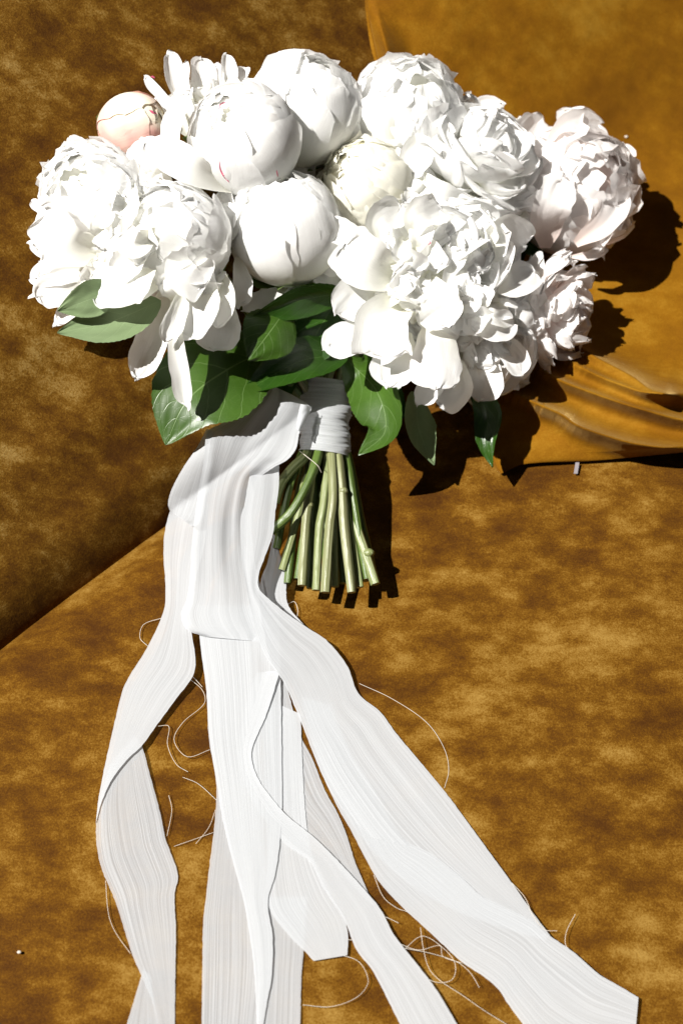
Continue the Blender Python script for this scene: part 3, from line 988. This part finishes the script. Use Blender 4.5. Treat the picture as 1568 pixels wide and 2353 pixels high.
crumple(b, 905, 385, 30, 30, 8, 310, 46, 32)
crumple(b, 775, 540, 20, 60, 10, 300, 48, 33)
crumple(b, 530, 470, 25, 35, 9, 265, 46, 34)
crumple(b, 700, 385, 60, 15, 7, 200, 44, 35)
crumple(b, 560, 225, 40, 30, 8, 205, 46, 36)
crumple(b, 1195, 690, 50, 90, 18, 330, 60, 17)
crumple(b, 1180, 500, 30, 50, 10, 330, 52, 18)
crumple(b, 960, 470, 60, 30, 12, 370, 52, 19)
crumple(b, 1130, 650, 60, 70, 14, 430, 52, 16)
b.done()

# ------------------------------------------------------------------ leaves
def leaf_shape(v):
    return np.clip(np.sin(np.pi * np.clip(v, 0, 1) ** 0.85), 0, 1) ** 0.8 * (1 - 0.25 * v ** 4) + 0.006


def leaf(mid, width, mat, roll=0, roll2=None, cup=0.2, seed=1, label=None, asym=0.0, ruf=5):
    g = hand_surface(mid, width, nu=21, nv=53, roll=roll, roll2=roll2, cup=cup, ruf=ruf, seed=seed, shape=leaf_shape, serr=0.05, notch=0.0, asym=asym)
    # fold slightly along the midrib
    o = grid_obj('leaf', g, mat, None)
    attach(o)
    if label:
        o['label'] = label
    return o


leaf([(620, 800, 215), (520, 850, 255), (430, 920, 250), (380, 1022, 220)], 118, M_LEAF, roll=-8, cup=0.12, seed=201, label='broad glossy green leaf, the largest, spreading over the velvet')
leaf([(660, 705, 260), (625, 755, 315), (570, 828, 320)], 66, M_LEAF, roll=8, cup=-0.18, seed=202)
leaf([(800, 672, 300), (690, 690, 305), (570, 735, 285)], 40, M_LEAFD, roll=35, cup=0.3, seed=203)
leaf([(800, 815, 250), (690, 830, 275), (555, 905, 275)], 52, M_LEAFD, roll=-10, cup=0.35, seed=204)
leaf([(790, 820, 230), (865, 900, 270), (885, 990, 250), (823, 1046, 235)], 64, M_LEAF, roll=-30, cup=0.45, seed=205, label='curled glossy leaf beside the ribbon wrap')
leaf([(270, 660, 300), (200, 690, 312), (132, 714, 300)], 42, M_LEAFP, roll=15, cup=0.15, seed=206, label='pale green leaf showing its matte underside, the smaller one')
leaf([(370, 690, 285), (250, 740, 295), (132, 764, 285)], 54, M_LEAFP, roll=-10, cup=0.1, seed=207, label='pale green leaf showing its matte underside, the larger one')
leaf([(950, 900, 170), (950, 980, 165), (970, 1030, 140), (997, 1068, 115)], 48, M_LEAFP, roll=40, cup=0.5, seed=208, asym=-0.3)
leaf([(1075, 880, 190), (1116, 945, 180), (1118, 1010, 150), (1130, 1074, 110)], 32, M_LEAFD, roll=40, roll2=-50, cup=0.4, seed=209, label='narrow twisted leaf hanging over the pillow seam')
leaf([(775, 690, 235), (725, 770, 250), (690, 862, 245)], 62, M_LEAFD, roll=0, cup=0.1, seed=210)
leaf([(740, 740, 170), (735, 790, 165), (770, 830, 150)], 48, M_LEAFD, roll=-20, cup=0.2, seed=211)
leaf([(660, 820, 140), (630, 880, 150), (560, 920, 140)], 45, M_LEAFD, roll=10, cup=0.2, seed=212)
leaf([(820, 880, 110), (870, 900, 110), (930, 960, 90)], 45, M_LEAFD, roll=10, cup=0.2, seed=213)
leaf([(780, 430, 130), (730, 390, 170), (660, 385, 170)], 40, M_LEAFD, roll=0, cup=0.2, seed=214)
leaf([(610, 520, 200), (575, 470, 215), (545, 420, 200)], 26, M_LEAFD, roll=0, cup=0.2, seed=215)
leaf([(820, 340, 200), (790, 350, 225), (740, 372, 215)], 22, M_LEAF, roll=30, cup=0.4, seed=216)
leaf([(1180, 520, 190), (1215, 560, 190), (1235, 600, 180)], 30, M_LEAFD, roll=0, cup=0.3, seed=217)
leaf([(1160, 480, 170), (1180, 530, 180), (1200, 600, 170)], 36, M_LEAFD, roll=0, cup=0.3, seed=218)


# ------------------------------------------------------------------ stems
def tube_pts(path, rad, n=14, m=24, ridges=0.0, seed=0.0, flat=1.0):
    c = catmull(path, m)
    pw = P(c[:, 0], c[:, 1], c[:, 2])
    kk = K_at(c[:, 0], c[:, 1], c[:, 2])
    tn = np.gradient(pw, axis=0)
    tn /= np.linalg.norm(tn, axis=1)[:, None] + 1e-12
    a = np.cross(tn, FW); a /= np.linalg.norm(a, axis=1)[:, None]
    b_ = np.cross(a, tn)
    r = np.interp(np.linspace(0, 1, m), np.linspace(0, 1, np.size(rad)), np.atleast_1d(rad)) * kk
    t = np.linspace(0, 2 * np.pi, n + 1)[None, :]
    rr = r[:, None] * (1 + ridges * np.cos(5 * t + seed) + 0.10 * nz(np.arange(m) * 0.35, seed, 0.2)[:, None])
    return pw[:, None] + a[:, None] * (np.cos(t) * rr)[..., None] + b_[:, None] * (np.sin(t) * rr * flat)[..., None]


def tube(name, path, rad, mat, parent=None, caps=True, **kw):
    g = tube_pts(path, rad, **kw)
    b_ = Bag()
    b_.grid(g, std_uv(*g.shape[:2]))
    if caps:
        n = g.shape[1]
        for row in (0, len(g) - 1):
            off = len(b_.v)
            b_.v.extend(g[row]); b_.uv.extend([(0.5, 0.5)] * n)
            b_.f.append(tuple(range(off, off + n - 1)))
    o = b_.build(name, mat, None)
    attach(o, parent)
    return o


WR = (748, 965)
STEMS = [  # bloom or head point, visible run, radius, material
    ('K', [(760, 1040, 118), (765, 1140, 112), (757, 1210, 105), (747, 1361, 92)], 10.5, M_STEMB),
    ('G', [(752, 1050, 100), (743, 1158, 92), (734, 1210, 88), (726, 1356, 76)], 9.5, M_STEM),
    ('F', [(722, 1050, 95), (707, 1154, 90), (702, 1200, 88), (693, 1345, 78)], 10, M_STEMB),
    ('B', [(735, 1050, 70), (722, 1180, 60), (712, 1352, 52)], 8, M_STEMD),
    ('J', [(772, 1050, 80), (768, 1210, 72), (769, 1348, 62)], 9, M_STEM),
    ('L', [(776, 1045, 110), (785, 1128, 104), (790, 1210, 98), (807, 1361, 86)], 10.5, M_STEMB),
    ('I', [(785, 1050, 80), (800, 1187, 74), (813, 1264, 70), (827, 1349, 62)], 8.5, M_STEM),
    ('M', [(790, 1050, 70), (816, 1200, 70), (838, 1268, 72), (862, 1342, 66)], 11.5, M_STEM),
    ('O', [(731, 1040, 125), (705, 1112, 122), (667, 1178, 112), (622, 1220, 96)], 10.5, M_STEMD),
    ('H', [(706, 1042, 105), (672, 1076, 100), (645, 1112, 92), (632, 1155, 84)], 11.5, M_STEM),
    ('E', [(710, 1050, 70), (688, 1170, 60), (670, 1234, 55), (648, 1310, 48)], 8.5, M_STEM),
    ('N', [(705, 1050, 50), (680, 1160, 42), (660, 1340, 36)], 9, M_STEMD),
    ('A', [(745, 1050, 50), (745, 1200, 42), (752, 1335, 36)], 9, M_STEMD),
    ('C', [(765, 1050, 45), (780, 1200, 40), (788, 1340, 34)], 9, M_STEMD),
    ('D', [(720, 1050, 45), (700, 1200, 38), (682, 1330, 32)], 8, M_STEMD),
]
STEMS += [  # extra stems on the underside, added to fill out the bundle's shadow
    ('I', [(800, 1050, 55), (830, 1200, 45), (858, 1320, 36)], 9, M_STEMD),
    ('M', [(795, 1050, 85), (812, 1150, 80), (842, 1330, 58)], 9, M_STEMD),
    ('J', [(790, 1050, 35), (812, 1200, 28), (840, 1335, 24)], 9, M_STEMD),
    ('E', [(690, 1050, 85), (664, 1120, 76), (636, 1260, 56)], 9, M_STEMD),
    ('G', [(740, 1050, 30), (730, 1200, 25), (730, 1335, 22)], 9, M_STEMD),
]
for key, run, rad, mat in STEMS:
    blm = BL[key]
    # back-project the base of the bloom to photograph coordinates
    base = blm.c + (-(blm.M[2] * blm.r * 0.75) * blm.k) @ np.stack([RT, UP, FW])
    rel = base - CAM
    dep = rel @ VD
    bx = IMG_W / 2 + (rel @ RT) / dep * FPX
    by = IMG_H / 2 - (rel @ UP) / dep * FPX
    bd = base_depth(bx, by)
    bh = (bd - dep) / bd * FPX
    wx = WR[0] + (run[0][0] - WR[0]) * 0.45
    hw = 60 + (run[0][2] - 60) * 0.5
    up = (0.5 * bx + 0.5 * wx, 0.45 * by + 0.55 * 890, 0.5 * bh + 0.5 * hw + 40)
    run = [(x, y, h + float(lift(y))) for x, y, h in run]
    path = [(bx, by, bh), up, (wx, 955, hw + 95)] + run
    o = tube('stem', path, rad, mat, ridges=0.09, seed=rad * 3 + run[0][0], m=46)

# swollen leaf nodes and knobs on the cut stems
for (x, y, h, r, ow) in [(846, 1270, 76, 14, 0), (788, 1127, 106, 11.5, 2), (709, 1160, 90, 11, 2)]:
    h += float(lift(y))
    c = P(x, y, h); k = K_at(x, y, h)
    g = np.zeros((9, 15, 3))
    for i in range(9):
        for j in range(15):
            th, a = math.pi * i / 8, 2 * math.pi * j / 14
            d = np.array((math.sin(th) * math.cos(a), math.cos(th) * 0.75, math.sin(th) * math.sin(a)))
            d *= 1 + 0.15 * nz(d[0] * 2 + x, d[1] * 2, d[2] * 2)
            g[i, j] = c + (RT * d[0] + UP * d[1] + FW * d[2]) * r * k
    attach(grid_obj('stem_node', g, M_STEM if ow == 0 else M_STEMB, None))

# ------------------------------------------------------------------ ribbon wrap and tails
# the wrap: crumpled turns of ribbon round the stems
g = np.zeros((110, 49, 3))
for i in range(110):
    v_ = i / 109
    cx = 748 - 6 * v_ + 4 * math.sin(v_ * 9)
    cy = 878 + 164 * v_
    ch = 62 + 22 * v_ + float(lift(cy))
    rx = 66 - 9 * v_
    for j in range(49):
        a = 2 * math.pi * j / 48
        sk = 14 * math.cos(a) - 9 * math.sin(a)
        ridge = 3.4 * nz(v_ * 15 + 0.5 * math.cos(a), 0.7 * math.cos(a), 0.7 * math.sin(a)) + 2.4 * nz(v_ * 44 + math.cos(a), 1.1 * math.cos(a), 1.1 * math.sin(a) + 3)
        ridge += 0.9 * math.sin(v_ * 75 + 1.6 * math.sin(a) + 2 * v_)
        r = rx + ridge
        q = P(cx, cy, ch); k = K_at(cx, cy, ch)
        g[i, j] = q + (RT * math.cos(a) * r + FW * math.sin(a) * r * 0.92 + UP * (-sk * 0.5)) * k
uvw = std_uv(110, 49)[..., ::-1].copy()
attach(grid_obj('ribbon_wrap', g, M_RIB, None, uv=uvw))['label'] = 'crumpled white ribbon wound tightly round the stems'


def ribbon(Lp, Rp, hl, hr, n=90, m=15, mat=None, bulge=0.0, wr=2.0, seed=1.0, label=None, name='ribbon_tail', fu=3.2):
    """cloth strip between two edges; h given along the strip (start..end) for both edges"""
    l = catmull(Lp, n); r = catmull(Rp, n)
    tt = np.linspace(0, 1, n)
    hL = np.interp(tt, np.linspace(0, 1, len(hl)), hl)
    hR = np.interp(tt, np.linspace(0, 1, len(hr)), hr)
    for _ in range(6):
        hL[1:-1] = (hL[:-2] + 2 * hL[1:-1] + hL[2:]) / 4
        hR[1:-1] = (hR[:-2] + 2 * hR[1:-1] + hR[2:]) / 4
    length = np.hypot(*np.diff((l + r) / 2, axis=0).T).sum()
    u = np.linspace(0, 1, m)[None, :]
    T = tt[:, None]
    x = l[:, :1] * (1 - u) + r[:, :1] * u
    y = l[:, 1:2] * (1 - u) + r[:, 1:2] * u
    ed = np.where((u < 0.001) | (u > 0.999), 1.0, 0.0)
    ii = np.arange(n)[:, None]
    x = x + ed * 1.3 * nz(ii * 0.7, seed, u * 7)
    y = y + ed * 0.7 * nz(ii * 0.9, seed + 4, u * 7)
    h = hL[:, None] * (1 - u) + hR[:, None] * u + bulge * np.sin(np.pi * u)
    flat_ = 1 - 0.58 * np.clip((y - 1440) / 220, 0, 1)
    h = h * flat_
    h = h + flat_ * wr * (nz(u * fu + seed, T * length / 260, seed) + 0.25 * nz(u * 8 + seed, T * length / 420, seed + 3))
    g = P(x, y, np.maximum(h, 1.6) + lift(y))
    uv = np.stack([u + seed + 0 * T, T * length / 130.0 + 0 * u], -1)
    o = grid_obj(name, g, mat or M_RIB, None, uv=uv)
    attach(o)
    if label:
        o['label'] = label
    return o


# tails lying on the seat, lowest first
ribbon([(457, 1440), (463, 1503), (474, 1585), (480, 1696), (497, 1803), (493, 1892), (480, 1999), (474, 2055), (467, 2115), (465, 2222), (463, 2380)],
       [(570, 1440), (590, 1600), (600, 1850), (610, 2000), (618, 2200), (600, 2380)], [22, 8, 6, 5, 5], [22, 8, 6, 5, 5], mat=M_RIBS, seed=1, label='sheer straight ribbon tail along the middle')
ribbon([(606, 2060), (612, 2200), (604, 2380)], [(705, 2060), (697, 2183), (692, 2243), (689, 2380)], [5, 5, 4], [5, 6, 5], mat=M_RIBS, seed=2, n=50)
ribbon([(600, 1560), (610, 1720), (650, 1850), (700, 1905), (750, 1960), (795, 2020), (835, 2062), (856, 2080)],
       [(655, 1563), (690, 1690), (716, 1740), (746, 1815), (776, 1870), (797, 1922), (814, 1977), (836, 2029), (858, 2080)], [18, 10, 8, 6], [16, 9, 7, 5], mat=M_RIBS, seed=3)
ribbon([(600, 1600), (608, 1800), (614, 1950), (617, 2080), (664, 2149), (694, 2179), (720, 2207)],
       [(690, 1640), (700, 1850), (716, 1960), (754, 2046), (789, 2106), (799, 2149), (797, 2194)], [20, 14, 14, 14, 10], [20, 16, 14, 12, 8], seed=4, label='short ribbon tail with a cut end')
ribbon([(452, 1390), (457, 1450), (474, 1585), (482, 1696), (499, 1803), (511, 1880), (535, 1980), (560, 2070), (574, 2150), (584, 2230), (592, 2390)],
       [(640, 1390), (642, 1460), (645, 1600), (647, 1750), (647, 1875), (634, 1999), (615, 2072), (626, 2149), (624, 2243), (612, 2310), (600, 2390)], [36, 30, 22, 17, 14, 10], [40, 34, 27, 26, 24, 12], seed=5, wr=2.5, bulge=4)
# left tail with its two turns
ribbon([(250, 1760), (224, 1860), (221, 1915), (224, 1950), (234, 1995), (266, 2072), (304, 2192), (326, 2243), (352, 2305), (372, 2390)],
       [(310, 1690), (326, 1713), (343, 1773), (369, 1870), (380, 1926), (390, 1952), (409, 2012), (401, 2055), (404, 2132), (403, 2222), (401, 2390)],
       [6, 14, 7, 6, 6, 8, 12], [6, 8, 7, 14, 16, 9, 9], mat=M_RIBS, seed=6, label='long ribbon tail twisting over itself at the velvet side')
ribbon([(330, 2225), (305, 2308), (280, 2390)], [(345, 2240), (352, 2290), (372, 2390)], [5, 5, 5], [7, 6, 5], mat=M_RIBS, seed=7, n=40)
ribbon([(400, 1140), (379, 1220), (376, 1277), (380, 1340), (377, 1400), (339, 1486), (294, 1559), (281, 1589), (257, 1688), (240, 1765), (226, 1840), (221, 1890)],
       [(480, 1160), (470, 1250), (450, 1330), (442, 1400), (440, 1450), (449, 1510), (444, 1551), (407, 1602), (360, 1666), (326, 1713), (294, 1743), (257, 1791), (234, 1842), (221, 1890)],
       [60, 42, 32, 26, 18, 16, 16], [60, 44, 36, 30, 26, 30, 22], seed=8, wr=2.5, label='ribbon tail falling from the knot and folding across')
# right tails
ribbon([(575, 1050), (573, 1087), (562, 1156), (553, 1190), (553, 1240), (556, 1290), (565, 1340), (573, 1385), (585, 1440), (610, 1510), (649, 1563), (686, 1645), (716, 1722), (745, 1790), (800, 1880), (860, 1960), (940, 2030), (1040, 2090), (1150, 2130), (1252, 2160)],
       [(641, 1066), (640, 1120), (632, 1179), (627, 1226), (609, 1277), (595, 1316), (594, 1350), (617, 1375), (660, 1410), (711, 1445), (750, 1471), (797, 1529), (823, 1593), (874, 1636), (906, 1680), (967, 1753), (1025, 1823), (1059, 1869), (1137, 1976), (1190, 2049), (1224, 2098), (1262, 2148)],
       [150, 132, 104, 70, 46, 32, 20, 13, 10, 7, 5], [140, 124, 98, 64, 36, 22, 14, 9, 6, 5, 4], n=150, seed=9, wr=3.0, mat=M_RIB, label='broad ribbon tail sweeping away past the stem ends')
ribbon([(690, 1600), (730, 1752), (772, 1848), (806, 1908), (836, 1966), (870, 2025), (923, 2083), (962, 2119), (1015, 2168), (1059, 2209), (1117, 2248), (1146, 2275), (1166, 2306), (1200, 2352), (1240, 2400), (1330, 2440), (1452, 2440)],
       [(760, 1620), (800, 1720), (850, 1800), (890, 1870), (928, 1928), (991, 1962), (1059, 2015), (1107, 2059), (1156, 2083), (1224, 2117), (1260, 2148), (1316, 2187), (1375, 2238), (1418, 2263), (1465, 2291)],
       [26, 22, 20, 18, 14, 10, 8, 8], [18, 13, 12, 14, 16, 10, 10, 16], seed=10, n=120, label='ribbon tail with a straight cut end at the far side')
ribbon([(590, 1545), (560, 1640), (550, 1740), (575, 1830), (620, 1900), (665, 1945), (711, 1978), (740, 2035), (789, 2110), (819, 2183), (855, 2229), (918, 2352), (940, 2390)],
       [(643, 1540), (612, 1640), (580, 1715), (578, 1745), (592, 1787), (611, 1816), (656, 1870), (720, 1922), (772, 1973), (832, 2038), (874, 2089), (904, 2146), (957, 2214), (1001, 2272), (1049, 2352), (1070, 2390)],
       [34, 26, 23, 22, 18, 12, 9, 8], [50, 44, 38, 33, 26, 16, 10, 8], n=110, seed=11, label='ribbon tail crossing diagonally over the others')
# folds under the knot
ribbon([(629, 1215), (615, 1290), (600, 1330), (600, 1380), (640, 1420)], [(630, 1226), (640, 1262), (656, 1320), (661, 1388), (702, 1440)], [60, 50, 34, 24, 14], [58, 44, 30, 20, 10], seed=12, n=60, wr=3)
ribbon([(475, 985), (454, 1025), (421, 1074), (395, 1123), (386, 1156), (390, 1172)], [(490, 990), (486, 1050), (480, 1120), (470, 1175), (455, 1205), (440, 1209)],
       [120, 116, 108, 96, 84, 66], [150, 140, 124, 112, 96, 76], n=60, seed=15, wr=3, bulge=8)
# the knot band crossing in front of the wrap
ribbon([(612, 880), (552, 928), (509, 972), (478, 990), (470, 1030), (468, 1064), (456, 1130), (446, 1200), (440, 1260), (436, 1330), (428, 1380), (416, 1413), (430, 1446), (470, 1462)],
       [(668, 905), (714, 936), (704, 962), (688, 994), (680, 1030), (660, 1056), (628, 1074), (596, 1100), (580, 1160), (578, 1210), (585, 1290), (594, 1330), (605, 1380), (620, 1420), (628, 1452), (622, 1476)],
       [138, 152, 158, 158, 154, 146, 132, 118, 104, 90, 74, 62, 52, 43], [142, 160, 182, 186, 176, 156, 128, 104, 84, 70, 60, 52, 46, 38, 28],
       n=170, m=41, seed=19, wr=6.5, fu=5.0, bulge=10, name='ribbon_knot', label='wide knotted ribbon band over the wrap, hanging down as a folded loop')
ribbon([(690, 928), (684, 955), (680, 985)], [(716, 934), (704, 965), (690, 992)], [186, 198, 200], [178, 190, 194], n=30, m=11, seed=20, wr=1, bulge=12, name='ribbon_fold')

# ------------------------------------------------------------------ loose threads
TH = [
    [(465, 1578), (440, 1552), (425, 1545)],
    [(430, 1555), (465, 1585), (470, 1615), (420, 1660), (400, 1700), (430, 1738), (482, 1722)],
    [(362, 1668), (388, 1668), (385, 1710), (405, 1755), (432, 1773)],
    [(420, 1785), (455, 1800), (498, 1838)],
    [(388, 1827), (395, 1860), (384, 1920)],
    [(400, 1944), (440, 1930), (490, 1912)],
    [(450, 1938), (480, 1900), (495, 1860)],
    [(370, 1420), (330, 1435), (322, 1465), (340, 1484)],
    [(243, 2022), (250, 2100), (265, 2140), (300, 2190)],
    [(825, 1570), (900, 1605), (980, 1660), (1020, 1720), (1030, 1770), (1020, 1810)],
    [(695, 2308), (760, 2312), (820, 2290), (845, 2255), (825, 2210), (780, 2192)],
    [(798, 2158), (815, 2160), (830, 2164)],
    [(862, 2096), (890, 2108), (915, 2120)],
    [(858, 2010), (880, 2060), (910, 2085), (935, 2094)],
    [(928, 2180), (970, 2150), (1020, 2180), (1045, 2215), (1038, 2250), (1000, 2256), (965, 2235), (950, 2210)],
    [(965, 2130), (972, 2180), (985, 2225), (1010, 2252), (1060, 2285), (1110, 2320), (1168, 2356)],
    [(930, 2178), (990, 2190), (1050, 2210), (1080, 2235), (1100, 2268)],
    [(905, 2162), (960, 2182), (1010, 2172), (1016, 2196), (1060, 2212)],
    [(1175, 2028), (1205, 2062), (1222, 2100), (1250, 2135), (1278, 2138)],
    [(1320, 2100), (1300, 2140), (1298, 2170), (1312, 2186)],
    [(660, 1388), (676, 1382), (684, 1402), (682, 1418)],
]
for p_ in TH:
    path = [(x, y, 3.0 + 1.5 * nz(x * .05, y * .05)) for x, y in p_]
    tube('loose_thread', path, 0.62, M_THREAD, n=5, m=34, caps=False)
tube('loose_thread', [(688, 1036, 245), (706, 1050, 250), (730, 1070, 245), (738, 1085, 225)], 0.8, M_THREAD, n=5, m=20, caps=False)


# crimson streaks lying on the petals
bpy.context.view_layer.update()
deps = bpy.context.evaluated_depsgraph_get()


def streak(bloom, pts, wd_):
    c = catmull(pts, 12)
    q = []
    for x, y in c:
        d = Vector(ray(x, y)).normalized()
        ok, loc, *_ = scene.ray_cast(deps, Vector(CAM), d)
        q.append(np.array(loc - d * 0.0004))
    q = np.array(q)
    tn = np.gradient(q, axis=0)
    sd = np.cross(tn, FW); sd /= np.linalg.norm(sd, axis=1)[:, None]
    wv = wd_ * 0.00023 * np.sin(np.pi * np.linspace(0.04, 0.9, 12))
    g = q[:, None] + sd[:, None] * (wv[:, None] * np.linspace(-1, 1, 3)[None, :])[..., None]
    grid_obj('petal_streak', g, M_STREAK, bloom.obj)


streak(BL['B'], [(501, 253), (508, 239), (520, 235)], 1.8)
streak(BL['B'], [(504, 368), (506, 388), (515, 406), (527, 419)], 1.7)
streak(BL['B'], [(635, 390), (638, 406)], 1.4)
streak(BL['D'], [(343, 253), (350, 257), (360, 261)], 3.0)
streak(BL['C'], [(345, 178), (350, 176), (356, 179)], 2.0)
streak(BL['K'], [(985, 550), (988, 557), (983, 563)], 1.2)

# ------------------------------------------------------------------ the white tag at the pillow seam, lint on the velvet
tg = np.array([[P(1325 + 4.5 * u - 4 * v_, 1062 + 26 * v_, 9 - 5 * v_) for u in (-1, 0, 1)] for v_ in np.linspace(0, 1, 5)])
t_ = grid_obj('seam_tab', tg, plain('tag_cloth', (0.22, 0.20, 0.215)), pillow)
t_['label'] = 'small pale tab sticking out of the pillow seam'
for x, y, h, r, lb in [(45, 2187, 3, 4, 'tiny pale lint speck on the seat velvet'), (1437, 314, 104, 3.5, 'tiny white lint speck on the golden pillow')]:
    c = P(x, y, h); k = K_at(x, y, h)
    g = np.zeros((7, 10, 3))
    for i in range(7):
        for j in range(10):
            th, a = math.pi * i / 6, 2 * math.pi * j / 9
            d = np.array((math.sin(th) * math.cos(a) * 1.3, math.sin(th) * math.sin(a), math.cos(th) * 0.7))
            g[i, j] = c + d * r * k * (1 + 0.3 * nz(d[0] * 3 + x, d[1] * 3, d[2] * 3))
    o = grid_obj('lint_speck', g, M_THREAD, None)
    o['label'] = lb
    o['category'] = 'lint'
